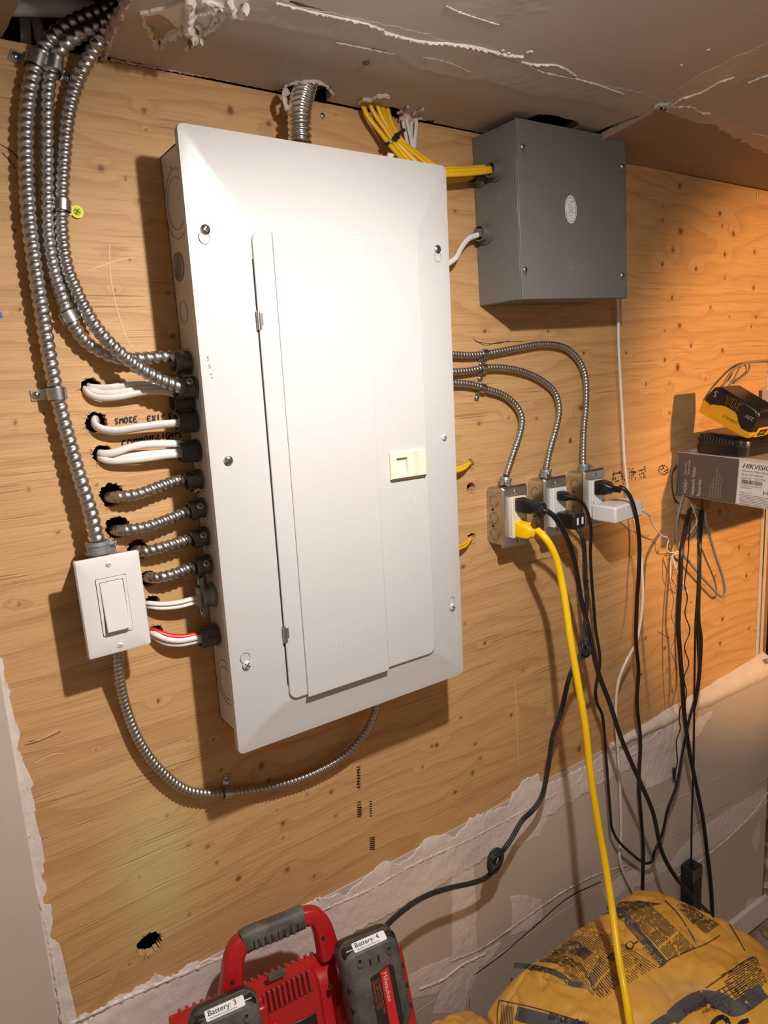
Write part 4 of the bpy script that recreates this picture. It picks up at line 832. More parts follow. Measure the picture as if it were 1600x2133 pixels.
strap(76, 128, .016, (-9, 30), .0087, 1, 'steel strap with screw on its left, topmost on the leftmost conduit', .013)
strap(112, 134, .017, (-5, 30), .0080, -1, 'topmost steel strap on the second conduit, screw on its right', .013)
strap(128, 428, .014, (0, 30), .0082, -1, 'steel strap fixed with a lime yellow screw on the third conduit', .011, lime)
strap(144, 660, .014, (18, 32), .0080, -1, 'steel strap at the bend of the second conduit from left', .012)
strap(118, 820, .016, (5, 30), .0087, 1, 'steel strap low on the leftmost conduit above the switch', .013)
strap(472, 1653, .012, (30, 0), .0070, -1, 'small strap holding the conduit loop under the panel', .010)
strap(1008, 737, .010, (30, -2), .0058, 1, 'strap with hanging screw tab on the highest right-hand conduit', .010)
strap(1006, 767, .010, (30, -4), .0058, 1, 'strap on the middle one of three thin right-hand conduits', .010)
strap(1004, 808, .010, (30, 9), .0058, 1, 'strap on the lowest thin right-hand conduit', .010)
# ================================================================== SHEATHED CABLES
def cable(px, label, r=.0032, m=white_cab, Y=.01, flat=(1, .62), group=None, name='cable'):
    o = tube(name, P3(px, Y), r, m, None, 10, .004, flat); return tag(o, label, 'cable', group)
gA = 'white cables of the top bundle into the panel'
cable([(190,802,-.03),(186,806,.0),(205,808,.006),(225,808,.010),(262,803,.014),(300,801,.016),(350,806,.016),(392,820,.018)], 'upper white cable of the bundle passing behind the crossing conduit', .0042, group=gA)
cable([(188,808,-.03),(185,812,.002),(215,820,.008),(245,818,.013),(300,810,.018),(350,812,.018),(392,826,.018)], 'middle white cable of the bundle behind the crossing conduit', .0042, group=gA)
cable([(186,812,-.03),(176,812,.002),(190,824,.008),(212,829,.012),(249,827,.015),(300,817,.019),(345,817,.020),(392,830,.019)], 'lowest white cable of the bundle behind the crossing conduit', .0042, group=gA)
cable([(206,876,-.03),(196,876,.002),(198,886,.008),(215,895,.012),(245,897,.016),(285,891,.020),(330,885,.022),(385,880,.024),(402,878,.024)], 'single thick white cable running under the SMOKE EXIT handwriting', .0062, flat=(.95, .6))
gB = 'white cables under the common lights handwriting'
cable([(216,945,-.03),(206,944,.002),(220,945,.008),(240,942,.012),(270,932,.016),(300,926,.019),(350,924,.022),(404,925,.022)], 'upper white cable below the COMMON LIGHTS handwriting', .0044, group=gB)
cable([(222,949,-.03),(214,951,.0),(240,952,.008),(255,951,.010),(300,946,.014),(350,941,.018),(404,938,.020)], 'middle white cable below the COMMON LIGHTS handwriting', .0036, group=gB)
cable([(214,950,-.03),(206,954,.002),(220,959,.008),(240,961,.012),(300,956,.018),(350,949,.020),(404,946,.021)], 'lowest white cable below the COMMON LIGHTS handwriting', .0040, group=gB)
gC = 'white cable pair into the zinc clamp'
cable([(300,1257,-.02),(308,1256,.006),(335,1258,.013),(370,1255,.018),(405,1246,.021),(440,1238,.022)], 'upper white cable entering the zinc clamp on the panel side', .0036, group=gC)
cable([(300,1262,-.02),(310,1263,.006),(335,1266,.013),(372,1263,.018),(408,1254,.021),(440,1247,.022)], 'lower white cable entering the zinc clamp on the panel side', .0036, group=gC)
cable([(312,1310,-.02),(320,1312,.006),(345,1322,.014),(375,1326,.018),(405,1322,.020),(445,1312,.020)], 'red sheathed cable entering the panel lowest of all on its left side', .0034, red_cab)
cable([(312,1314,-.02),(318,1318,.008),(345,1330,.016),(375,1334,.020),(408,1328,.022),(445,1320,.022)], 'white cable directly under the red one at the panel side', .0038)
cable([(312,1320,-.02),(320,1326,.006),(345,1339,.013),(375,1342,.018),(408,1336,.020),(445,1328,.020)], 'lowest white cable, running into the same bushing as the red one', .0034)
gY = 'yellow cables from the ceiling to the panel'
for k, (L, lab) in enumerate([([(752,195,.012),(757,222,.016),(768,245,.018),(788,270,.022),(808,296,.028),(826,318,.036),(842,336,.046)], 'leftmost yellow cable of the bundle above the panel'),
 ([(770,195,.014),(770,215,.020),(782,240,.022),(800,266,.026),(816,290,.030),(838,318,.038),(858,342,.046)], 'second yellow cable from left in the tied bundle above the panel'),
 ([(784,190,.018),(785,212,.022),(793,238,.022),(806,262,.024),(818,286,.028),(842,312,.034),(872,342,.042)], 'middle yellow cable in the tied bundle above the panel'),
 ([(796,195,.012),(796,214,.014),(801,240,.018),(812,266,.022),(826,290,.028),(856,314,.032),(892,344,.038)], 'fourth yellow cable from left in the tied bundle above the panel'),
 ([(806,195,.012),(806,216,.014),(812,246,.016),(824,272,.020),(840,296,.026),(868,318,.030),(908,346,.034)], 'rightmost yellow cable in the tied bundle above the panel')]):
    cable(L, lab, .0037, yellow_cab, flat=(1, .75), group=gY)
q = at(815, 292, .028); a = (at(835,318,.032)-at(800,268,.024)).normalized(); s_ = a.cross(V((0, -1, 0))).normalized(); zt = thing('zip_tie', 'black zip tie holding the yellow cables together above the panel', 'zip tie', q)
mb = MB(); rings = []
for i in range(25):
    t = 2*math.pi*i/24; c_ = q+s_*(.0125*math.cos(t))+V((0, -1, 0))*(.0085*math.sin(t)); rr = s_*math.cos(t)+V((0, -1, 0))*math.sin(t)
    rings.append([c_-a*.0018, c_+a*.0018, c_+a*.0018+rr*.0012, c_-a*.0018+rr*.0012])
mb.rings(rings); obj('band', mb, black_pl, zt)
mb = MB(); mb.box(Frame(q+V((0, -.0095, 0)), s_, a, (0, -1, 0)), -.0045, .0030, -.0035, .0035, -.001, .004); obj('lock', mb, black_pl, zt, bevel=.0006)
mb = MB(); e = q+s_*.008*(1 if s_.x > 0 else -1)+V((0, -.008, .002)); e2 = e+V((.010, -.003, .006)); sweep(mb, [e-V((.006, 0, .003)), e, e2], .0022, 6, .002, (1, .35)); obj('tail', mb, black_pl, zt)
gY2 = 'yellow cables entering the grey junction box'
cable([(905,362,.040),(930,357,.042),(960,356,.044),(1000,353,.046),(1040,350,.046)], 'top yellow cable running into the grey junction box', .0038, yellow_cab, flat=(1, .8), group=gY2)
cable([(905,358,.034),(930,352,.036),(965,352,.040),(1000,349,.042),(1038,347,.042)], 'yellow cable half hidden behind the topmost one entering the grey box', .0036, yellow_cab, group=gY2)
cable([(905,366,.046),(930,364,.048),(970,362,.048),(1010,358,.048),(1042,355,.048)], 'front printed yellow cable entering the grey junction box', .0036, yellow_cab, group=gY2)
cable([(905,376,.020),(930,377,.022),(960,374,.020),(985,369,.016),(1004,366,.012)], 'lowest yellow cable entering the rear bushing of the grey box', .0034, yellow_cab, group=gY2)
cable([(905,372,.026),(930,372,.026),(965,368,.022),(1004,364,.016)], 'yellow cable just above the lowest one entering the rear bushing', .0032, yellow_cab, group=gY2)
cable([(915,562,.030),(934,549,.030),(950,537,.028),(962,515,.024),(978,496,.022),(1006,487,.022)], 'white cable curving into the lower bushing of the grey box', .0042, flat=(1, .7))
gW = 'white cables dropping from the ceiling behind the panel'
for k, (L, lab) in enumerate([([(836,228,.005),(840,255,.008),(847,290,.012),(852,320,.016)], 'leftmost white cable dropping from the ceiling edge'), ([(843,228,.009),(849,258,.012),(857,292,.016),(862,322,.020)], 'second white cable from left dropping from the ceiling edge'),
  ([(858,232,.005),(857,260,.008),(856,292,.012),(857,324,.016)], 'third white cable from left dropping from the ceiling edge'), ([(867,232,.009),(867,262,.012),(864,292,.016),(862,326,.020)], 'rightmost white cable dropping from the ceiling edge')]):
    cable(L, lab, .0030, group=gW)
gZ = 'yellow cable loops beside the panel'
cable([(980,962,-.02),(976,962,.004),(970,969,.012),(955,975,.018),(925,978,.022)], 'upper yellow cable loop from the top hole right of the panel', .0028, yellow_cab, group=gZ)
cable([(984,964,-.02),(979,966,.006),(970,975,.014),(955,981,.020),(925,984,.024)], 'lower yellow cable loop from the top hole right of the panel', .0028, yellow_cab, group=gZ)
cable([(984,1118,-.02),(978,1121,.004),(972,1130,.012),(958,1137,.018),(930,1140,.022)], 'upper yellow cable at the low hole right of the panel', .0026, yellow_cab, group=gZ)
cable([(986,1120,-.02),(980,1125,.006),(972,1136,.012),(958,1143,.018),(930,1148,.022)], 'lower yellow cable at the low hole right of the panel', .0026, yellow_cab, group=gZ)
cable([(1286,612,.012),(1288,650,.010),(1289,720,.008),(1293,800,.007),(1297,880,.006),(1301,960,.006),(1308,1020,.008),(1320,1075,.012),(1332,1130,.020),(1338,1200,.030),(1339,1250,.034),(1333,1305,.036),(1324,1341,.038),(1305,1377,.040),(1289,1418,.034),(1283,1479,.028),(1288,1570,.020),(1292,1646,.016),(1294,1738,.014),(1291,1784,.014),(1299,1817,.014),(1322,1862,.016),(1345,1900,.02)], 'long white cable hanging from the grey box down to the sacks', .0032, flat=(1, .8))
# ================================================================== PLUGS AND CORDS
def loft(secs, k=4):
    """secs: (centre, ex, ey, w, h, r)"""
    mb = MB(); mb.rings([[c+ex*x+ey*y for x, y in rrect(0, 0, w_, h_, min(r, w_/2*.98, h_/2*.98), k)] for c, ex, ey, w_, h_, r in secs]); return mb
def cord(px, r, m, Y=.03, flat=None, name=None, parent=None, n=10):
    return tube(name or 'cord', P3(px, Y), r, m, parent, n, .004, flat)
def plug_on(F, d, cx, cz, w_, h_, L_, m, parent, tip=.0045, dirn=None, neck=.010):
    ex, ey, n = F.ex, F.ey, (dirn or F.ez).normalized(); b = F.p(cx, cz, d)
    S = [(b, ex, ey, w_, h_, .003), (b+n*L_*.15, ex, ey, w_*1.04, h_*1.03, .004), (b+n*L_*.62, ex, ey, w_*.9, h_*.86, .004), (b+n*L_*.78, ex, ey, w_*.62, h_*.55, .004), (b+n*L_, ex, ey, tip*2.6, tip*2.6, .005)]
    pl = obj('plug', loft(S), m, parent, smooth=35)
    mb = MB(); e = b+n*L_
    for i in range(4): mb.lathe(e+n*(neck*i/4), n, [(0, tip*1.25), (neck/7, tip*1.3), (neck/6, tip), (neck/4, tip)], 14)
    obj('strain_relief', mb, m, pl, smooth=50); return pl, e+n*neck
# yellow extension cord
yc = thing('extension_cord', 'thick yellow extension cord hanging from the first outlet box over the sack', 'cord', at(1280, 1900, .2))
p_, e_ = plug_on(OF1, od1, .0292, .0325, .025, .026, .036, yellow_cord, yc, .0062, dirn=V((.10, -1, -.14)), neck=.012)
cord([(1120,1105,.098),(1133,1117,.112),(1147,1137,.120),(1160,1167,.124),(1169,1205,.128),(1177,1250,.135),(1190,1341,.150),(1206,1433,.165),(1219,1509,.175),(1231,1616,.185),(1245,1707,.195),(1261,1799,.21),(1275,1890,.235),(1290,2000,.275),(1302,2065,.30),(1314,2140,.335),(1328,2215,.40),(1345,2330,.50)], .0058, yellow_cord, parent=yc, n=14)
# black cord from the first outlet
bc = thing('electric_cable', 'thick black power cord plugged above the yellow one and falling to the sack', 'cord', at(1300, 1550, .1))
plug_on(OF1, od1, .0292, .0730, .021, .023, .044, black_pl, bc, .0045, dirn=V((.03, -1, -.10)), neck=.008)
mb = MB(); q = at(1126, 1062, .105); mb.lathe(q, (0, -1, -.1), [(-.004, .010), (-.002, .0125), (.003, .0125), (.005, .009), (.008, .007)], 9); obj('collar', mb, black_pl, bc, smooth=20)
cord([(1128,1062,.108),(1142,1066,.115),(1158,1080,.112),(1175,1108,.105),(1188,1140,.095),(1200,1185,.085),(1211,1250,.075),(1225,1305,.075),(1244,1393,.080),(1272,1470,.085),(1296,1543,.090),(1333,1628,.095),(1360,1692,.095),(1379,1774,.09),(1409,1829,.09),(1450,1875,.09),(1480,1905,.09)], .0044, black_cord, parent=bc)
# middle outlet, upper plug
mc = thing('electric_cable', 'slim black power cord from the middle outlet that swings right in a low loop', 'cord', at(1290, 1740, .03))
plug_on(OF2, od2, .0292, .0730, .018, .016, .026, black_pl, mc, .0035, dirn=V((.03, -1, -.06)), neck=.008)
cord([(1184,1034,.080),(1196,1036,.086),(1209,1043,.088),(1222,1062,.085),(1231,1098,.078),(1230,1150,.060),(1232,1200,.045),(1236,1250,.035),(1241,1311,.03),(1250,1378,.028),(1241,1433,.026),(1244,1465,.026),(1255,1491,.026),(1263,1585,.03),(1268,1650,.03),(1272,1700,.03),(1274,1722,.03),(1287,1750,.03),(1321,1783,.03),(1344,1798,.03),(1358,1794,.03),(1363,1775,.03),(1379,1738,.032),(1391,1686,.035),(1409,1637,.04),(1424,1555,.045),(1438,1490,.05),(1452,1440,.05),(1456,1400,.05),(1454,1340,.05),(1453,1280,.048),(1455,1200,.045),(1457,1130,.04),(1460,1075,.025),(1462,1035,.012)], .0030, grey_cord if False else black_cord, parent=mc)
# middle outlet, cube charger with knotted cord
kc = thing('knotted_cord', 'black cube charger with double cord, knotted twice, running down to the red charger', 'cord', at(1100, 1700, .03))
q = OF2.p(.0292, .033, od2); S = [(q+V((0, -c, 0)), OF2.ex, OF2.ey, w_, h_, .003) for c, w_, h_ in ((0, .024, .022), (.006, .030, .027), (.040, .030, .026), (.042, .027, .023))]
cb = obj('cube_charger', loft(S), black_pl, kc, smooth=30); fq = q+V((0, -.0425, 0))
for dx in (-.0060, .0060): mb = MB(); mb.box(Frame(fq, (1, 0, 0), (0, 0, 1), (0, -1, 0)), dx-.002, dx+.002, -.0055, .0065, 0, .0006); obj('usb_port', mb, label_w, cb, smooth=0)
K1 = [(1194,1090,.078),(1203,1101,.090),(1213,1122,.095),(1216,1150,.085),(1217,1200,.078),(1221,1250,.075),(1218,1300,.075),(1218,1328,.077),(1222,1340,.083),(1224,1352,.088),(1217,1360,.090),(1209,1354,.086),(1208,1342,.080),(1215,1335,.074),(1224,1337,.074),(1227,1350,.076),(1221,1362,.082),(1211,1366,.084),(1203,1372,.082),(1187,1402,.08),(1165,1488,.065),(1150,1530,.055),(1140,1600,.045),(1127,1657,.045),(1109,1685,.045),(1085,1709,.048),(1064,1745,.05),(1046,1770,.052),(1034,1778,.060),(1022,1785,.060),(1017,1800,.056),(1020,1814,.052),(1030,1812,.048),(1040,1795,.046),(1044,1778,.048),(1036,1768,.052),(1024,1776,.050),(1018,1792,.046),(1022,1808,.044),(1020,1818,.046),(1006,1829,.050),(980,1838,.055),(923,1851,.06),(885,1865,.065),(854,1883,.07),(820,1910,.08),(795,1935,.09)]
cord(K1, .0027, grey_cord, parent=kc); cord([(a+3.2, b+3.5, c+.001) for a, b, c in K1], .0027, grey_cord, parent=kc)
for (px, py, Y_, rx, rz, tl_, sd) in ((1217, 1348, .080, .0080, .0100, .3, 1), (1030, 1791, .050, .0085, .0165, -.5, 2)):
    c0 = at(px, py, Y_); mb = MB(); P_ = []
    for i in range(46):
        t = i/45*2*math.pi*2.6; k = 1+.22*math.sin(t*1.5+sd); x = rx*k*math.cos(t); z = rz*k*math.sin(t)
        P_.append(c0+V((x*math.cos(tl_)-z*math.sin(tl_), -.0045*math.sin(t*1.4+sd)-.003*(i/45), x*math.sin(tl_)+z*math.cos(tl_))))
    sweep(mb, P_, .0027, 9, .002); obj('knot', mb, grey_cord, kc, smooth=60, recalc=False)
# last outlet
lc = thing('electric_cable', 'black power cord from the last outlet hanging straight down in front of the white adapter', 'cord', at(1330, 1500, .04))
plug_on(OF3, od3, .0292, .0730, .026, .026, .032, black_pl, lc, .0045, dirn=V((.05, -1, -.02)), neck=.012)
cord([(1290,1014,.094),(1302,1020,.104),(1316,1042,.108),(1326,1080,.106),(1332,1130,.098),(1331,1190,.085),(1327,1250,.070),(1325,1338,.055),(1330,1396,.045),(1327,1463,.038),(1334,1543,.03),(1331,1634,.03),(1336,1707,.03),(1340,1768,.03),(1339,1860,.03),(1342,1900,.03)], .0038, black_cord, parent=lc)
wa = thing('power_adapter', 'blocky white power adapter in the lower socket of the last outlet box', 'power adapter', OF3.p(.05, .03, .05))
zc = OF3.O.z+.0300; ax0 = OF3.O.x+.014; xa = .7165
mb = MB(); AF = Frame((xa, -.050, zc-.0155), (1, 0, .035), (-.035, 0, 1), (0, -1, 0)); mb.box(AF, .004, .082, 0, .030, 0, .052); obj('case', mb, white_ad, wa, bevel=.0035)
cord([(1338,1062,.07),(1346,1068,.068),(1356,1074,.06)], .0022, white_ad, parent=wa, name='strain_relief')
cord([(1340,1063,.066),(1352,1074,.060),(1358,1090,.05),(1368,1104,.04),(1380,1116,.032),(1393,1122,.028),(1391,1132,.026),(1389,1143,.024),(1393,1150,.022),(1404,1151,.022),(1418,1148,.025),(1416,1152,.022),(1403,1155,.02),(1398,1165,.018),(1396,1190,.016),(1397,1208,.016),(1405,1219,.016),(1414,1228,.016),(1424,1234,.018)], .0012, white_ad, parent=wa)
cord([(1400,1160,.02),(1406,1178,.02),(1414,1196,.02),(1424,1218,.018),(1432,1234,.018)], .0022, white_ad, parent=wa, name='cord_tag')
cord([(1440,1050,.03),(1446,1066,.03),(1452,1086,.03),(1442,1103,.028),(1431,1119,.026)], .0010, white_ad, parent=wa)
# ================================================================== CORDS UNDER THE CARTON
def rcord(px, r, lab, m=black_cord, Y=.05, cat='cord', name='electric_cable', flat=None):
    o = cord(px, r, m, Y, flat, name); return tag(o, lab, cat)
rcord([(1448,1015,.008),(1442,1045,.014),(1432,1080,.040),(1420,1144,.07),(1417,1213,.075),(1413,1299,.075),(1416,1353,.075),(1421,1417,.075),(1426,1493,.072),(1437,1570,.07),(1450,1634,.065),(1464,1704,.06),(1472,1767,.055),(1481,1844,.055),(1484,1899,.055),(1486,1950,.05)], .0046, 'thick black cord, leftmost under the carton, ending furthest right behind the sack')
o = thing('power_brick_cord', 'thin black cord carrying a black power brick against the wall behind the sack', 'power adapter', at(1440, 1840, .03))
cord([(1464,1020,.010),(1460,1052,.018),(1455,1105,.05),(1455,1169,.065),(1453,1234,.07),(1449,1290,.07),(1448,1342,.07),(1447,1407,.068),(1446,1493,.062),(1445,1585,.055),(1443,1646,.05),(1441,1720,.045),(1440,1798,.035)], .0022, black_cord, parent=o)
BF = Frame(at(1441, 1800, .032), (1, 0, .02), (-.02, 0, 1), (0, -1, 0)); mb = MB(); mb.box(BF, -.021, .019, -.175, 0, -.016, .016); pb = obj('power_brick', mb, black_pl, o, bevel=.003)
mb = MB(); mb.box(BF, -.0205, .0185, -.032, -.003, .0150, .0164); obj('dusty_end', mb, rubber_m, pb); mb = MB(); mb.cyl(BF.p(0, -.004, 0), BF.p(0, .012, 0), .0055, .0030, 12); obj('strain_relief', mb, black_pl, pb)
rcord([(1468,1025,.012),(1464,1062,.024),(1458,1130,.06),(1457,1191,.065),(1455,1288,.07),(1460,1330,.07),(1457,1400,.065),(1450,1455,.06),(1444,1480,.055)], .0040, 'short black cord twisted beside the brick cord just under the carton')
rcord([(1440,1080,.03),(1436,1109,.03),(1434,1148,.03),(1430,1185,.03),(1426,1217,.03),(1432,1245,.03),(1427,1277,.03),(1437,1314,.03),(1426,1348,.03),(1435,1383,.03),(1425,1411,.03),(1430,1440,.03),(1427,1462,.03),(1417,1475,.025),(1415,1500,.02),(1417,1518,.02),(1409,1543,.02),(1411,1575,.02),(1411,1590,.02),(1405,1606,.02)], .0013, 'thin wavy black wire hanging among the cords under the carton', name='thin_wire', cat='wire')
mb = MB(); q0 = at(1405,1600,.02); q1 = at(1404,1622,.022); mb.cyl(q0, q1, .0042, .0035, 10); mb.cyl(q1, at(1409,1632,.022), .002, .002, 8); tag(obj('jack_plug', mb, black_pl, None), 'small black barrel plug at the end of the wavy wire', 'plug')
rcord([(1412,966,.004),(1402,982,.004),(1400,1000,.004),(1402,1026,.004),(1409,1044,.006),(1424,1054,.012),(1440,1058,.02),(1458,1063,.03)], .0013, 'thin black wire curling round the wall end of the carton', name='thin_wire', cat='wire')
rcord([(1424,1030,.02),(1418,1050,.02),(1410,1090,.02),(1411,1133,.02),(1422,1155,.02),(1434,1169,.02),(1466,1206,.02),(1490,1232,.02),(1503,1243,.02),(1510,1236,.02),(1507,1208,.02),(1488,1148,.025),(1470,1082,.03),(1466,1040,.03)], .0030, 'grey cable hanging in one long pointed loop under the carton', grey_cab, name='cable', cat='cable')
rcord([(1498,830,.035),(1506,805,.025),(1520,780,.015),(1536,764,.012),(1554,756,.012),(1580,752,.012),(1620,750,.012)], .0026, 'grey cable rising behind the battery and leaving to the right', grey_cab, name='cable', cat='cable')
rcord([(1508,830,.035),(1518,805,.02),(1532,784,.012),(1540,768,.012),(1550,758,.012),(1561,758,.010),(1560,772,.006),(1545,786,.005),(1528,798,.006)], .0022, 'small grey cable loop on the wall above the battery', grey_cab, name='cable', cat='cable')
mb = MB(); BR = Frame(at(1588, 812, .006), (1, 0, 0), (0, 0, 1), (0, -1, 0)); mb.box(BR, -.004, .020, -.14, .0, 0, .003); mb.box(BR, -.004, .0, -.14, .0, 0, .02); o = obj('shelf_bracket', mb, white_pl, None, bevel=.001); tag(o, 'white metal bracket at the wall end behind the battery', 'bracket'); mb = MB(); mb.prism(BR, circ(.008, -.012, .003, 10), .003, .0034); obj('bracket_hole', mb, dark_m, o)
# ================================================================== CARTON, CHARGER, BATTERY
tl = -.052; NF = Frame((1.052, -.002, .1705), (0, -1, tl), (0, tl, 1), (-1, 0, 0))     # a: out from wall, b: up, c: towards left
NH = .0915; nb = thing('carton', 'grey and white printed recorder carton lying beside the wall on a timber cleat', 'box', NF.p(.15, 0, -.15))
mb = MB(); mb.box(NF, 0, .30, 0, NH, -.36, 0); obj('box_body', mb, box_white, nb, bevel=.0012)
mb = MB(); mb.box(NF, .0015, .1315, .0012, NH-.0012, 0, .0004); obj('grey_panel', mb, box_grey, nb, smooth=0)
mb = MB(); mb.box(NF, .1335, .285, .003, NH-.004, 0, .0005); lab_ = obj('white_label', mb, label_w, nb, smooth=0)
up = math.pi/2
t = [text_mb('H265+', NF, .0265, .006, .0115, .0007, up, .95), text_mb('Network Video', NF, .0435, .004, .0115, .0007, up, .82), text_mb('Recorder', NF, .0575, .004, .0115, .0007, up, .82), text_mb('Simple. Video', NF, .0225, .046, .0052, .0007, up, .9), text_mb('Efficient storage', NF, .0295, .046, .0052, .0007, up, .9)]
obj('printed_text', merge(*t), light_ink, nb, smooth=0)
t = [text_mb(s, NF, .0790+i*.0055, .004, .0046, .0007, up, .78) for i, s in enumerate(['- Supports IP cameras', '- Up to Ultra High Resolution', '- Access over Dual Stream and Compression', '- Supports HDMI, VGA, HD Output', '- 1 SATA HDD, Max. up to 6 TB'])]
obj('printed_text', merge(*t), faint_ink, nb, smooth=0)
t = [text_mb('HIKVISION', NF, .1390, .0740, .0135, .0008, 0, 1.0, shear=.25), text_mb('HIKVISION', NF, .1394, .0740, .0135, .00081, 0, 1.0, shear=.25), text_mb('Network Video Recorder', NF, .1390, .0670, .0056, .0008, 0, 1.05), text_mb('Model: DS-7608-P8', NF, .1390, .0600, .0052, .0008), text_mb('Serial No.: F12037956', NF, .1390, .0535, .0052, .0008),
     text_mb('IP address: 192.168.1.64', NF, .1390, .0390, .0042, .0008), text_mb('DS76080000', NF, .1390, .0345, .0042, .0008), text_mb('Made in China', NF, .1390, .0250, .0042, .0008), text_mb('HDMI', NF, .1830, .0270, .0110, .0008, 0, 1.25)]
mb = MB(); rnd = random.Random(5); x = .1405
while x < .1800: w_ = rnd.choice((.0005, .0009, .0014)); mb.box(NF, x, x+w_, .0435, .0515, .0005, .0008); x += w_+rnd.choice((.0006, .001))
for i in range(7): mb.box(NF, .1390, .2150+rnd.uniform(-.01, .01), .0215-i*.0030, .0222-i*.0030, .0005, .0008)
obj('printed_text', merge(mb, *t), ink, lab_, smooth=0)
mb = MB(); TF = Frame(NF.p(0, NH, 0), NF.ex, (1, 0, 0), NF.ey)
mb.box(TF, .03, .085, .002, .02, .0002, .0005); mb.box(TF, .0, .02, .002, .018, .0002, .0005); obj('printed_panel', mb, mat('print_red_grey', (.45, .28, .25), .5), nb, smooth=0)
mb = MB(); mb.box(TF, .14, .30, .012, .2, .0002, .0005); obj('printed_panel', mb, mat('print_mid_grey', (.36, .33, .31), .5), nb, smooth=0)
mb = MB(); mb.box(WALL, 1.058, 1.150, .128, .1690, .0005, .026); tag(obj('timber_cleat', mb, timber, None, bevel=.001), 'short block of pale timber on the plywood under the carton', 'wood block')
mb = MB(); mb.box(Frame((1.455, 0, .126), (1, 0, 0), (0, -1, 0), (0, 0, 1)), 0, .45, -.50, .35, 0, .036); sh = tag(obj('timber_shelf', mb, timber, None, bevel=.001), 'rough timber shelf edge beyond the end of the wall, behind the carton', 'shelf')
mb = MB()
for yy in (-.2, .45): mb.box(WALL, 1.80, 1.84, ZF, .126, yy-.02, yy+.02)
obj('post', mb, timber, sh)
# charger base: rounded black body on the carton
TZ = Frame(TF.O, TF.ex, TF.ey, TF.ez)     # a out, b right, c up
def foot(a0, a1, b0, b1, r): return rrect((a0+a1)/2, (b0+b1)/2, a1-a0, b1-b0, r, 5)
ch = thing('battery_charger', 'black tool battery charger with red light sitting on the carton', 'charger', TZ.p(.09, .09, 0))
R5 = []
for c, i_ in ((.0008, .004), (.003, .001), (.018, 0), (.0185, .0015), (.022, .0015), (.030, .003), (.036, .010)):
    R5.append([TZ.p(x, y, c+(.010*(1-(x-.03)/.12) if c > .025 else 0)) for x, y in foot(.030+i_, .142-i_, .004+i_, .130-i_, .022)])
mb = MB(); mb.rings(R5); chb = obj('charger_body', mb, dew_black, ch, smooth=35)
mb = MB()
for i in range(12): a = .040+i*.0065; mb.box(Frame(TZ.p(a, .0042, .027-i*.0002), TZ.ex, TZ.ez, -TZ.ey), 0, .0022, 0, .0075+.004*math.sin(i/3), -.002, .0003)
obj('vent_slots', mb, mat('vent_grey', (.05, .05, .05), .5), chb, smooth=0)
mb = MB(); q = TZ.p(.128, .068, .0335); mb.lathe(q, TZ.ez, [(-.002, .0045), (.001, .004), (.0018, 0)], 14); obj('status_light', mb, red_led, chb)
# battery pack tilted on the charger; long axis comes out from the wall and dips
q0 = atx(1458, 853, 1.056); q1 = atx(1548, 903, 1.056); ux = (q1-q0).normalized(); uz = V((0, ux.z, -ux.y)); uz = uz if uz.z > 0 else -uz; DFb = Frame(q0, ux, (1, 0, 0), uz)
BL = (q1-q0).length+.012; bat = thing('tool_battery', 'black and yellow cordless tool battery seated in the small black charger', 'battery', q0)
out = [(0, .0), (.004, -.004), (BL-.018, -.004), (BL-.004, .000), (BL, .008), (BL, .040), (BL-.010, .052), (.018, .058), (.006, .052), (-.002, .030)]
SB = Frame(q0, ux, uz, (-1, 0, 0)); mb = MB(); mb.prism(SB, out, -.074, 0); obj('pack_body', mb, dew_black, bat, bevel=.0045)
yel = [(0, 0), (.004, -.005), (BL-.018, -.005), (BL-.003, -.001), (BL+.001, .007), (BL-.02, .007), (BL-.030, .014), (BL-.038, .024), (BL-.046, .029), (BL-.066, .030), (BL-.076, .028), (BL-.084, .024), (BL-.092, .022), (.016, .018), (.008, .020), (.0, .021), (-.002, .018)]
o = sheet('yellow_side', SB, yel, -.002, .0012, dew_yellow, bat)
mb = MB(); mb.prism(SB, [(BL-.022, -.007), (BL-.001, -.005), (BL+.0030, .008), (BL-.02, .006)], -.073, 0); obj('yellow_foot', mb, dew_yellow, bat, bevel=.001)
mb = MB(); RFb = Frame(SB.p(BL+.001, 0, 0), (1, 0, 0), uz, ux); mb.prism(RFb, [(.014, -.001), (.050, -.001), (.054, .018), (.018, .018)], 0, .004); rl = obj('release_button', mb, dew_yellow, bat, bevel=.001)
mb = MB(); mb.prism(RFb, [(.018, .002), (.047, .002), (.050, .015), (.021, .015)], .004, .0046); obj('button_plate', mb, dew_black, rl); obj('printed_text', text_mb('PUSH', RFb, .0225, .006, .007, .0048, 0, 1.2), faint_ink, rl, smooth=0)
t = [text_mb('XR', SB, BL-.046, .030, .019, .0014, math.pi, 1.1, align='LEFT')]; obj('printed_text', merge(*[text_mb('XR', SB, BL-.040+k, .0505, .026, .0014, math.pi, 1.0) for k in (0, .0006, .0012)]), dew_yellow, bat, smooth=0)
obj('printed_text', text_mb('DEWALT', SB, BL-.030, .0150, .0085, .0015, math.pi, 1.0), dew_black, bat, smooth=0)
obj('printed_text', text_mb('20V', SB, BL-.006, .036, .011, .0006, math.pi, 1.05), faint_ink, bat, smooth=0); obj('printed_text', text_mb('5', SB, .020, .048, .017, .0006, math.pi, 1.1), faint_ink, bat, smooth=0)
mb = MB(); TB = Frame(SB.p(0, .056, 0), ux, (1, 0, 0), uz)
for i in range(7): mb.box(TB, BL-.008-.0045*i, BL-.006-.0045*i, .006, .066, -.010+.0011*i, -.003+.0006*i)
obj('grip_ribs', mb, dew_black, bat, bevel=.0004)
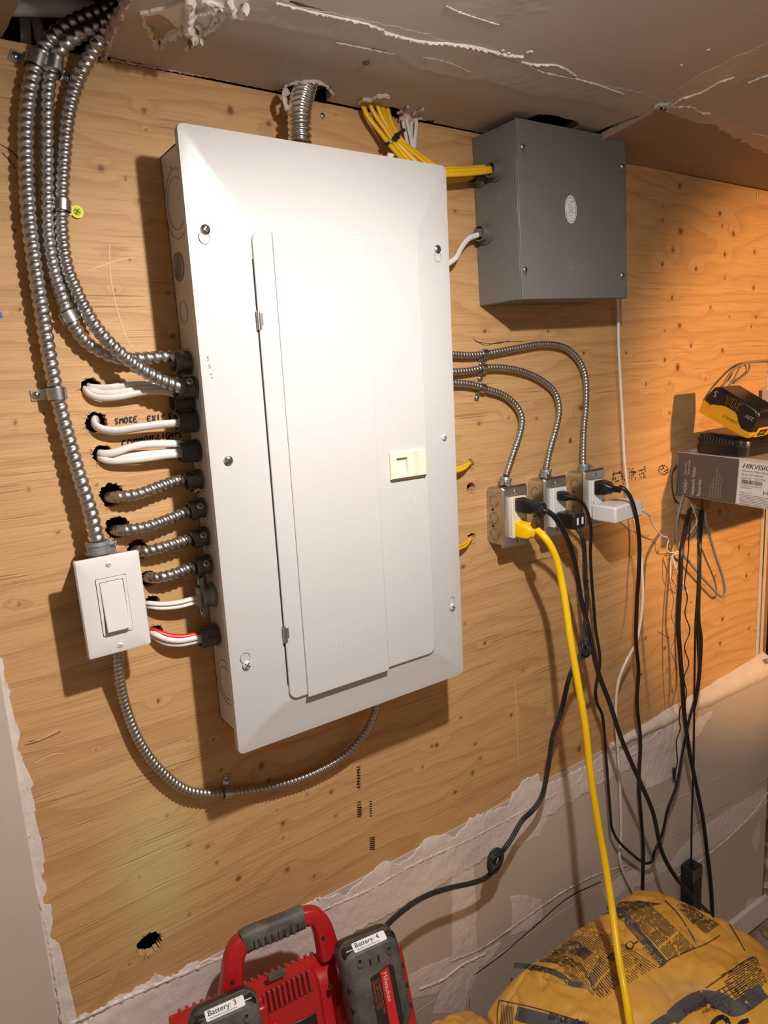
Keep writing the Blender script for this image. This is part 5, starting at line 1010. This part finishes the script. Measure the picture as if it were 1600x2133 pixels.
mb = MB(); mb.box(TB, .030, .034, .016, .046, .0006-.003, .0002); obj('scratch', mb, faint_ink, bat, smooth=0)
# ================================================================== SACKS
def pillow(name, cx, cy, z0, sx, sy, H, rot, seed, crease=1.0, m=bag_m):
    """filled paper sack; returns object and surface function"""
    ca, sa = math.cos(rot), math.sin(rot)
    def prof(u, v):
        a = max(0, 1-abs(u)**3.3); b = max(0, 1-abs(v)**3.4); return (a**.5)*(b**.42)
    def top(x, y):
        lx = (x-cx)*ca+(y-cy)*sa; ly = -(x-cx)*sa+(y-cy)*ca; u = lx/sx; v = ly/sy
        if abs(u) > 1 or abs(v) > 1: return z0+H*.42
        q = prof(u, v); h = H*.42+H*.58*q
        e = noise.noise(V((lx*9+seed, ly*9, 0)))*.012+noise.noise(V((lx*26, ly*15+seed, 3)))*.0065+noise.noise(V((lx*60-ly*20, ly*50+seed, 6)))*.0018
        s1 = noise.noise(V((lx*7+seed*2, ly*22, 5))); e -= max(0, .10-abs(s1))*.09*crease*(1-q*.45); s2 = noise.noise(V((lx*16-ly*9, lx*7+ly*5+seed, 9))); e -= max(0, .07-abs(s2))*.10*crease
        return z0+h+e*min(1, q*2)
    n = 110; b = bmesh.new(); G = []; Gb = []
    for i in range(n+1):
        row = []; rb = []
        for j in range(n+1):
            u = -1+2*i/n; v = -1+2*j/n; u = math.copysign(1-(1-abs(u))**1.5, u); v = math.copysign(1-(1-abs(v))**1.5, v)
            k = 1-.06*(abs(u*v))**3; lx = u*sx*k; ly = v*sy*k; x = cx+lx*ca-ly*sa; y = cy+lx*sa+ly*ca
            row.append(b.verts.new((x, y, top(x, y)))); rb.append(b.verts.new((x, y, z0+H*.42*(1-prof(u, v)**.6))) if 0 < i < n and 0 < j < n else None)
        G.append(row); Gb.append(rb)
    for i in range(n):
        for j in range(n):
            b.faces.new((G[i][j], G[i+1][j], G[i+1][j+1], G[i][j+1]))
            B = [(Gb[p][q] or G[p][q]) for p, q in ((i, j), (i, j+1), (i+1, j+1), (i+1, j))]; b.faces.new(B)
    bmesh.ops.recalc_face_normals(b, faces=b.faces); me = bpy.data.meshes.new(name); b.to_mesh(me); b.free(); me.materials.append(m)
    me.polygons.foreach_set('use_smooth', [True]*len(me.polygons)); o = bpy.data.objects.new(name, me); C.objects.link(o); return o, top
gS = 'yellow cement sacks stacked below the panel'
SX, SY = .245, .245
bag, btop = pillow('cement_sack', .618, -.338, -.735, SX, .255, .205, .0, 3)
tag(bag, 'bulging yellow printed cement sack lying on the right stack under the yellow cord', 'sack')
def onbag(px, py, lift=.0013):
    d = ray(px, py); t = .9; 
    z = -.55
    for k in range(400):
        q = CP+d*t
        if q.z < btop(q.x, q.y)+lift: break
        t += .004
    for k in range(7):
        t -= .002/(2**k)*(1 if CP.z+d.z*t < btop((CP+d*t).x, (CP+d*t).y)+lift else -1)
    q = CP+d*t; q.z = btop(q.x, q.y)+lift; return q
def inbag(q): return abs(q.x-.618) < SX*.97 and abs(q.y+.338) < .255*.97
def blines(L, wpx, m, name='printed_lines', dash=None, seed=0, dens=.72):
    mb = MB(); rnd = random.Random(seed)
    for pl in L:
        pts = spline([V((a, b, 0)) for a, b in pl], 5 if not dash else 3.0); on = True; seg = []; run = 0
        def flush(seg):
            if len(seg) < 2: return
            if wpx > 6:
                k = int(wpx/4)+1
                D = [(seg[min(i+1, len(seg)-1)]-seg[max(i-1, 0)]).normalized() for i in range(len(seg))]
                g = [[onbag((p+V((-d.y, d.x, 0))*wpx*(q/k-.5)).x, (p+V((-d.y, d.x, 0))*wpx*(q/k-.5)).y) for q in range(k+1)] for p, d in zip(seg, D)]
                mb.add([x for r in g for x in r], [(i*(k+1)+q, i*(k+1)+q+1, (i+1)*(k+1)+q+1, (i+1)*(k+1)+q) for i in range(len(seg)-1) for q in range(k)]); return
            if not all(inbag(onbag(p.x, p.y)) for p in (seg[0], seg[-1])): return
            vs_ = []
            for i, p in enumerate(seg):
                d = (seg[min(i+1, len(seg)-1)]-seg[max(i-1, 0)]).normalized(); nn = V((-d.y, d.x, 0))*wpx*.5
                vs_ += [onbag((p+nn).x, (p+nn).y), onbag((p-nn).x, (p-nn).y)]
            mb.add(vs_, [(2*i, 2*i+1, 2*i+3, 2*i+2) for i in range(len(seg)-1)])
        for p in pts:
            if on: seg.append(p)
            run -= 1
            if dash and run <= 0:
                if on: flush(seg); seg = []
                on = rnd.random() < dens; run = rnd.randint(1, 4) if on else 1
                if on: seg.append(p)
        flush(seg)
    return obj(name, mb, m, bag, smooth=0, recalc=False)
def lerp2(P, Q, t): return [(a[0]+(b[0]-a[0])*t, a[1]+(b[1]-a[1])*t) for a, b in zip(P, Q)]
def block(P, Q, n, w_, seed, dens=.8, m=None):
    n = int(n*1.45); w_ *= .75
    L = [lerp2(P, Q, (i+.5)/n) for i in range(n)]; return blines(L, w_, m or ink, dash=True, seed=seed, dens=dens)
# bands and frames
blines([[(1268,1885),(1300,1910),(1335,1950),(1365,1985),(1385,2008)]], 17, ink_band, 'printed_band')
blines([[(1070,2010),(1100,2013),(1130,2018),(1165,2030),(1190,2048),(1215,2052)]], 11, ink_band, 'printed_band')
blines([[(1098,2012),(1120,1985),(1150,1958),(1180,1925),(1205,1908)], [(1205,1900),(1250,1918),(1300,1965),(1350,2005),(1372,2020),(1330,2040),(1290,2060),(1260,2086),(1240,2082),(1200,2020)],
        [(1050,2042),(1060,2030),(1072,2014)], [(1372,2016),(1400,1995),(1440,1978),(1470,1966),(1500,1948)], [(1385,1875),(1410,1900),(1440,1945),(1450,1965)], [(1520,1925),(1535,1950),(1552,1980)], [(1040,2083),(1110,2098),(1180,2118),(1230,2135)], [(1040,2083),(1036,2105),(1036,2135)], [(1470,2058),(1510,2030),(1545,2005),(1570,1992)]], 2.0, ink)
block([(1105,2000),(1150,1990),(1200,1988),(1215,2000)], [(1150,1958),(1185,1955),(1205,1962),(1235,1985)], 9, 1.3, 1)
block([(1195,2045),(1165,2010),(1120,2002)], [(1250,2080),(1215,2012),(1160,1982)], 8, 1.3, 2)
block([(1148,1962),(1200,2012),(1258,2080)], [(1208,1906),(1290,1958),(1370,2012)], 17, 1.3, 3)
block([(1285,1890),(1335,1935),(1395,2000)], [(1350,1880),(1400,1925),(1450,1975)], 13, 1.6, 4, .85)
block([(1220,1895),(1270,1880),(1330,1876)], [(1230,1908),(1290,1900),(1380,1882)], 7, 1.3, 5)
block([(1405,1880),(1430,1910),(1470,1945)], [(1440,1885),(1465,1905),(1500,1925)], 8, 1.8, 6, .6)
block([(1250,2078),(1220,2045)], [(1300,2050),(1250,1990)], 9, 1.4, 12, .8)
block([(1500,2030),(1540,2008),(1575,1990)], [(1540,2095),(1570,2070),(1598,2045)], 11, 2.0, 7, .8)
blines([[(1488+i*9,2068-i*5),(1520+i*9,2110-i*5)] for i in range(6)]+[[(1488+j*6,2068+j*8),(1545+j*6,2035+j*8)] for j in range(6)], 1.6, ink, 'printed_table')
blines([[(1530,1925),(1550,1950),(1568,1985)], [(1540,1932),(1558,1955)], [(1547,1935),(1564,1958)]], 2.5, ink)
# big grey bands with lettering at the bottom
blines([[(1400,2120),(1425,2098),(1460,2080),(1500,2085),(1530,2100),(1560,2085),(1590,2062)]], 34, ink_band, 'printed_band')
blines([[(1075,2110),(1120,2122),(1180,2136),(1230,2150)]], 30, ink_band, 'printed_band'); blines([[(1350,2150),(1380,2128),(1420,2110)]], 22, ink_band, 'printed_band')
blines([[(1480,2140),(1490,2125),(1505,2118),(1515,2125),(1520,2150)], [(1530,2150),(1545,2130),(1560,2125)]], 10, label_k, 'printed_letter'); 
blines([[(1046+i*3.4,2092+i*.7),(1040+i*3.4+3,2135)] for i in range(8)], 1.7, ink, 'printed_barcode')
def btext(s, px, py, size, ang, m=ink, sx=1, shear=.2, lift=.0026, name='printed_text'):
    ca, sa = math.cos(ang), math.sin(ang); mb = text_mb(s, None, 0, 0, size, fn=lambda X, Y: onbag(px+X*ca+Y*sa, py+X*sa-Y*ca, lift), sx=sx, shear=shear); return obj(name, mb, m, bag, smooth=0, recalc=False)
btext('QUIKRETE', 1380, 2004, 17, math.pi+.88, bag_m if False else mat('sack_yellow_print', (.66, .40, .07), .5), .62, .2)
btext('QUIKRETE.COM', 1340, 1955, 11, math.pi+.86, MATS['sack_yellow_print'], .6)
btext('QUIKRETE', 1186, 2044, 15, math.pi+.32, MATS['sack_yellow_print'], .8)
btext('REPAIR & SETTING', 1160, 2018, 8, math.pi+.15, ink, .8); btext('PAVEMENT MIX', 1205, 2034, 8, math.pi+.4, ink, .6)
btext('CONCRETE MIX', 1492, 2072, 19, math.pi-.42, ink, .55, .1); btext('Very Strongest', 1505, 2086, 13, math.pi-.42, ink, .6, .1); btext('READY TO USE', 1228, 2128, 18, math.pi+.22, label_k, .7, .1)
for (a, b) in ((1276, 1992), (1312, 1968)):
    blines([[(a-8,b),(a,b-7),(a+8,b-2),(a+4,b+7),(a-5,b+6),(a-8,b)], [(a-3,b-3),(a+4,b+3)], [(a+8,b-2),(a+18,b-8)]], 2.6, ink, 'printed_picture')
# second sack under the red charger and the stacks below
b2, _ = pillow('cement_sack', .140, -.312, -.738, .245, .255, .205, .0, 8)
tag(b2, 'yellow cement sack under the red battery charger, only its corner showing', 'sack')
lay = 0
for (cx, zt_) in ((.618, -.735), (.140, -.738)):
    hgt = zt_-ZF; n_ = 2; H = hgt/n_
    for k in range(n_):
        o, _ = pillow('cement_sack', cx, -.34, ZF+.004+k*H, .24, .25, H*.96, 0, 12+k+int(cx*10), .6)
        tag(o, ['bottom', 'middle'][k]+' yellow cement sack hidden in the '+('right' if cx > .4 else 'left')+' stack beside the wall', 'sack', gS)
# ================================================================== RED MULTI-BAY CHARGER
yw = R_(8.4); le = R_(20)
ex = V((math.cos(yw), -math.sin(yw), 0)); eo = V((-math.sin(yw), -math.cos(yw), 0)); ed = V((0, 0, -1))*math.cos(le)+eo*math.sin(le); eh = eo*math.cos(le)+V((0, 0, 1))*math.sin(le)
RF = Frame(at(350, 2120, .050), ex, ed, eh)      # a right, b down the face, c out of the face
rc = thing('multi_battery_charger', 'red multi-bay tool battery charger with black handle grip leaning on the wall', 'charger', RF.p(.17, .2, 0))
W_ = .300
prof = [(-.002, .0), (-.004, .012), (.004, .030), (.012, .040), (.030, .046), (.215, .050), (.225, .04), (.225, 0)]   # (b, c) section
mb = MB(); rings = []
for a in (0, .004, W_-.004, W_):
    k = .93 if a in (0, W_) else 1; rings.append([RF.p(a, b, c*k+(.0 if c == 0 else 0)) for b, c in prof])
mb.rings(rings); body = obj('charger_body', mb, red_pl, rc, bevel=.0025)
# raised middle block with vents
mv = [RF.un(a, b, .058) for a, b in [(525, 2085), (553, 2066), (655, 2020), (668, 2040), (700, 2240), (560, 2260)]]
mb = MB(); mb.prism(RF, mv, .040, .060, .05); mblk = obj('vent_block', mb, red_pl, rc, bevel=.004)
mb = MB()
for i in range(9):
    a, b = RF.un(556+i*10.4, 2078-i*5.4, .061); mb.box(Frame(RF.p(a, b, .0602), RF.ex, RF.ey, RF.ez), -.0011, .0011, -.006, .019, -.002, .0004)
obj('vent_slots', mb, mat('deep_red_shadow', (.05, .004, .004), .6), mblk, smooth=0)
mb = MB()
for i in range(10): a, b = RF.un(551+i*10.4, 2080-i*5.4, .061); mb.box(Frame(RF.p(a, b, .0602), RF.ex, RF.ey, RF.ez), -.0020, .0022, -.006, .019, -.001, .0022)
obj('vent_ribs', mb, red_pl, mblk, bevel=.0008)
mb = MB()
for i in range(30):
    if 6 < i < 9 or 20 < i < 24: continue
    a = .012+i*.0096; mb.box(RF, a, a+.0045, -.0055, -.002, .001, .010)
obj('rear_ribs', mb, red_pl, body, bevel=.0006)
# bay blocks
def bay(cpx, h0, h1, w_, l_, name='bay'):
    a, b = RF.un(*cpx, h1); mb = MB(); mb.prism(RF, rrect(a, b+l_/2, w_, l_, .006), h0, h1, .04); return obj(name, mb, red_pl, rc, bevel=.003)
bay((778, 1990), .03, .066, .090, .20); bay((480, 2120), .03, .066, .098, .20); bay((720, 2085), .03, .056, .030, .16, 'spacer')
bay((572, 2130), .05, .064, .012, .05, 'spacer')
mb = MB(); a, b = RF.un(625, 2125, .06); mb.box(RF, a-.022, a+.022, b, b+.05, .055, .0612); mb.box(RF, a-.010, a+.012, b+.012, b+.05, .0612, .066); obj('contact_block', mb, black_pl, rc, bevel=.001)
for (px, py, h) in [(690, 2056, .0602), (484, 2047, .0391), (673, 1955, .0391)]:
    a, b = RF.un(px, py, h); mb = MB(); mb.prism(RF, circ(a, b, .0028, 14), h-.004, h+.0003); obj('screw_hole', mb, dark_m, rc, smooth=0)
mb = MB(); a, b = RF.un(578, 2032, .040); mb.box(RF, a-.012, a+.012, b-.003, b+.003, .030, .0415); obj('brand_plate', mb, rubber_m, rc, bevel=.0005)
# handle: red arms and black grip
hh = .026
H_ = [RF.p(*RF.un(a, b, hh), hh) for a, b in [(478, 2082), (482, 2040), (486, 2000), (496, 1972), (520, 1954), (560, 1938), (600, 1922), (632, 1909), (654, 1908), (668, 1925), (676, 1950), (686, 1990)]]
Cs, Ls = resample(spline(H_), .003)
i0 = min(range(len(Cs)), key=lambda i: (Cs[i]-RF.p(*RF.un(508, 1962, hh), hh)).length); i1 = min(range(len(Cs)), key=lambda i: (Cs[i]-RF.p(*RF.un(628, 1911, hh), hh)).length)
def arm(pts, w_, nm, m, r=.005, ww=None, par=None, seg=4):
    rings = []; N_ = len(pts)
    for i in range(N_):
        T = (pts[min(i+1, N_-1)]-pts[max(i-1, 0)]).normalized(); s_ = T.cross(RF.ez).normalized(); k = w_(i/(N_-1)) if callable(w_) else w_
        rings.append([pts[i]+s_*x+RF.ez*y for x, y in rrect(0, 0, k, .026, r, seg)])
    mb = MB(); mb.rings(rings); return obj(nm, mb, m, par or rc, smooth=40)
hd = arm(Cs[:i0+1], lambda t: .030-.006*t, 'handle_arm', red_pl, .006)
arm(Cs[i1:], lambda t: .022+.008*t, 'handle_arm', red_pl, .006)
gp = arm(Cs[i0:i1+1], lambda t: .0285, 'handle_grip', rubber_m, .009)
mb = MB()
for k in range(7):
    i = i0+4+int((i1-i0-8)*(k+.5)/7); T = (Cs[i+1]-Cs[i-1]).normalized(); s_ = T.cross(RF.ez).normalized(); s_ = s_ if s_.dot(RF.ey) > 0 else -s_; f = Frame(Cs[i]+RF.ez*.0125, T, s_, RF.ez); mb.box(f, -.0022, .0022, -.001, .0125, -.001, .0012)
obj('grip_ribs', mb, rubber_m, gp, bevel=.0005)
mb = MB()
for k in range(8):
    i = i0+4+int((i1-i0-8)*(k)/7); T = (Cs[i+1]-Cs[i-1]).normalized(); s_ = T.cross(RF.ez).normalized(); s_ = s_ if s_.dot(RF.ey) > 0 else -s_; f = Frame(Cs[i]+RF.ez*.0125, T, s_, RF.ez); mb.box(f, -.0012, .0012, .001, .0115, -.001, .0009)
obj('grip_grooves', mb, dark_m, gp, smooth=0)
for (px, py) in [(533, 1966), (610, 1929)]:
    a, b = RF.un(px, py, hh+.013); mb = MB(); mb.lathe(RF.p(a, b, hh+.0125), RF.ez, [(0, .0036), (.0008, .0034), (.0008, .0022), (0, .0020), (0, 0)], 14); obj('grip_screw', mb, black_pl, gp)
# battery packs
def pack(cpx, label, txt, rot=0, hb=.064, ht=.112, w_=.083, l_=.118):
    a, b = RF.un(*cpx, ht); F = Frame(RF.p(a, b, 0), RF.ex*math.cos(rot)+RF.ey*math.sin(rot), RF.ey*math.cos(rot)-RF.ex*math.sin(rot), RF.ez)
    t = thing('battery_pack', label, 'battery', RF.p(a, b+l_/2, hb), 'battery packs in the red charger')
    R_s = []
    for c, k, ky, r in ((hb, .90, .94, .012), (hb+.012, 1.0, 1.0, .014), (hb+.022, 1.0, 1.0, .014), (hb+.023, .96, .975, .014)): R_s.append([F.p(x, y, c) for x, y in rrect(0, l_/2, w_*k, l_*ky, r, 5)])
    mb = MB(); mb.rings(R_s); bd = obj('pack_body', mb, dew_black, t, smooth=35)
    R_s = []
    for c, k, ky, r in ((hb+.021, .985, .99, .014), (hb+.030, 1.0, 1.0, .016), (ht-.010, .97, .975, .018), (ht-.003, .90, .93, .016), (ht, .80, .87, .012)): R_s.append([F.p(x, y+(.002 if c > hb+.03 else 0), c) for x, y in rrect(0, l_/2, w_*k, l_*ky, r, 6)])
    mb = MB(); mb.rings(R_s); cv = obj('rubber_cover', mb, rubber_m, t, smooth=35)
    mb = MB(); mb.prism(F, rrect(0, .010, w_*.90, .016, .006), ht-.024, ht-.006); obj('top_rail', mb, dew_black, t, bevel=.003)
    # label at the top edge, facing up and out
    TL = Frame(F.p(0, .0035, ht-.012), F.ex, (F.ez*.75+F.ey*.66).normalized(), (F.ez*.66-F.ey*.75).normalized())
    mb = MB(); mb.prism(TL, rrect(0, .004, .047, .0125, .002), .0036, .0050); lb = obj('name_sticker', mb, label_w, t, smooth=0)
    LF = Frame(TL.O, TL.ex, -TL.ey, TL.ez)
    obj('printed_text', merge(text_mb(txt, LF, -.0205, -.0050, .0088, .0052, 0, 1.0), text_mb(txt, LF, -.0203, -.0050, .0088, .0052, 0, 1.0), text_mb('FlexibleSystemsUsed.com', LF, -.0190, -.0088, .0030, .0052, 0, 1.05)), label_k, lb, smooth=0)
    # front label: black panel with red stripe, logo
    L2_ = Frame(F.p(0, 0, ht), F.ex, -F.ey, F.ez); mb = MB(); mb.prism(F, [(-.010, .042), (.020, .036), (.024, .040), (.024, .108), (.018, .112), (-.008, .112), (-.012, .108)], ht-.001, ht+.0006); fl = obj('front_label', mb, label_k, t, smooth=0)
    mb = MB(); mb.prism(F, [(.004, .040), (.0165, .038), (.0165, .1095), (.004, .1095)], ht, ht+.0009); rs = obj('red_stripe', mb, label_r, t, smooth=0)
    obj('printed_text', text_mb('Milwaukee', F, 0, 0, .0088, 0, 0, .95, fn=lambda X, Y: F.p(.0072+Y, .042+X, ht+.0011)), light_ink, rs, smooth=0)
    obj('printed_text', merge(*[text_mb(s_, None, 0, 0, .0042, fn=lambda X, Y, i=i: F.p(-.001-i*.004+Y, .046+X*1.0, ht+.0009)) for i, s_ in enumerate(('LITHIUM-ION BATTERY', 'XC 18V 5.0 Ah RED', 'CHARGE ONLY IN'))]), orange_ink, fl, smooth=0)
    # raised bosses and side notches
    for dx in (-.020, .022):
        mb = MB(); mb.prism(F, [(dx+.0052*math.cos(u)*1.0, .020+.0075*math.sin(u)) for u in [i*math.pi/8 for i in range(16)]], ht-.004, ht+.0018, .25); obj('boss', mb, rubber_m, cv, bevel=.0012)
        mb = MB(); mb.prism(F, circ(dx, .017, .0022, 10), ht, ht+.0022); obj('boss_hole', mb, dark_m, cv, smooth=0)
    for s_ in (-1, 1):
        for y in (.045, .070, .095): mb = MB(); mb.prism(F, [(s_*.040, y), (s_*.0335, y+.002), (s_*.040, y+.005)], ht-.012, ht-.0022); obj('notch', mb, dark_m, cv, smooth=0)
    for dx in (-.006, .006): mb = MB(); mb.box(F, dx-.0012, dx+.0012, .020, .028, ht-.0004, ht+.0006); obj('slot', mb, dark_m, cv, smooth=0)
    return t
pack((772, 1960), 'upright dusty tool battery stickered Battery: 4, at the right end of the red charger', 'Battery: 4')
pack((470, 2100), 'dusty tool battery stickered Battery: 3, at the left end of the red charger', 'Battery: 3')
# ================================================================== CAVITY AT THE UPPER LEFT, THINGS BEYOND THE WALL END
gV = 'pale cables in the dark ceiling cavity'
for k, (L, lab) in enumerate([([(66,-10,-.05),(78,50,-.05),(94,140,-.045)], 'right-hand pale cable standing in the dark cavity behind the conduits'), ([(45,-10,-.05),(52,50,-.05),(56,140,-.045)], 'left-hand pale cable standing in the dark cavity behind the conduits')]):
    cable(L, lab, .006, white_cab, group=gV)
tag(tube('cable', [atz(-60,14,.845), atz(30,12,.845), atz(90,13,.850), atz(150,16,.855), atz(190,22,.86)], .010, white_cab, None, 10, .006), 'pale cable crossing the top of the dark ceiling cavity', 'cable')
rnd = random.Random(9); gD = 'rubble on the floor past the wall end'
for k in range(40):
    q = atz(rnd.uniform(1582, 1680), rnd.uniform(1650, 1990), ZF); x, y = q.x, q.y; s = rnd.uniform(.008, .030); mb = MB(); p = V((x, y, ZF+s*.35))
    if x < 1.475 and y > -.05: continue; n = 7; r1 = []
    mb.lathe(p-V((0, 0, s*.4)), (rnd.uniform(-.3, .3), rnd.uniform(-.3, .3), 1), [(0, s*.7), (s*.3, s), (s*.7, s*.6), (s*.8, 0)], 7)
    mb.v = [tuple(V(v)+V((rnd.uniform(-1, 1), rnd.uniform(-1, 1), rnd.uniform(-.5, .5)))*s*.16) for v in mb.v]
    tag(obj('rubble', mb, core_m if k % 3 else timber, None, smooth=0), 'small lump of broken plaster or wood on the dusty floor past the wall end', 'rubble', gD)
def board(nm, p0, p1, w_, t_, m, lab, cat):
    p0 = V(p0); p1 = V(p1); a = (p1-p0).normalized(); b = a.cross(V((0, 0, 1))).normalized(); mb = MB(); mb.box(Frame(p0, a, b, a.cross(b)), 0, (p1-p0).length, -w_/2, w_/2, -t_/2, t_/2); return tag(obj(nm, mb, m, None, bevel=.002), lab, cat)
board('scrap_board', (1.62, .62, ZF+.03), (2.6, .40, ZF+.03), .20, .03, timber, 'wide scrap board lying on the floor past the wall end', 'board')
board('stair_stringer', (1.95, 1.22, ZF+.2), (3.2, 1.22, ZF+1.1), .05, .20, timber, 'sloping timber stringer in the dim room past the wall end', 'board')
board('wall_rail', (1.6, 1.10, .30), (3.2, 1.10, .30), .05, .14, timber, 'horizontal timber rail in the dim room past the wall end', 'board')
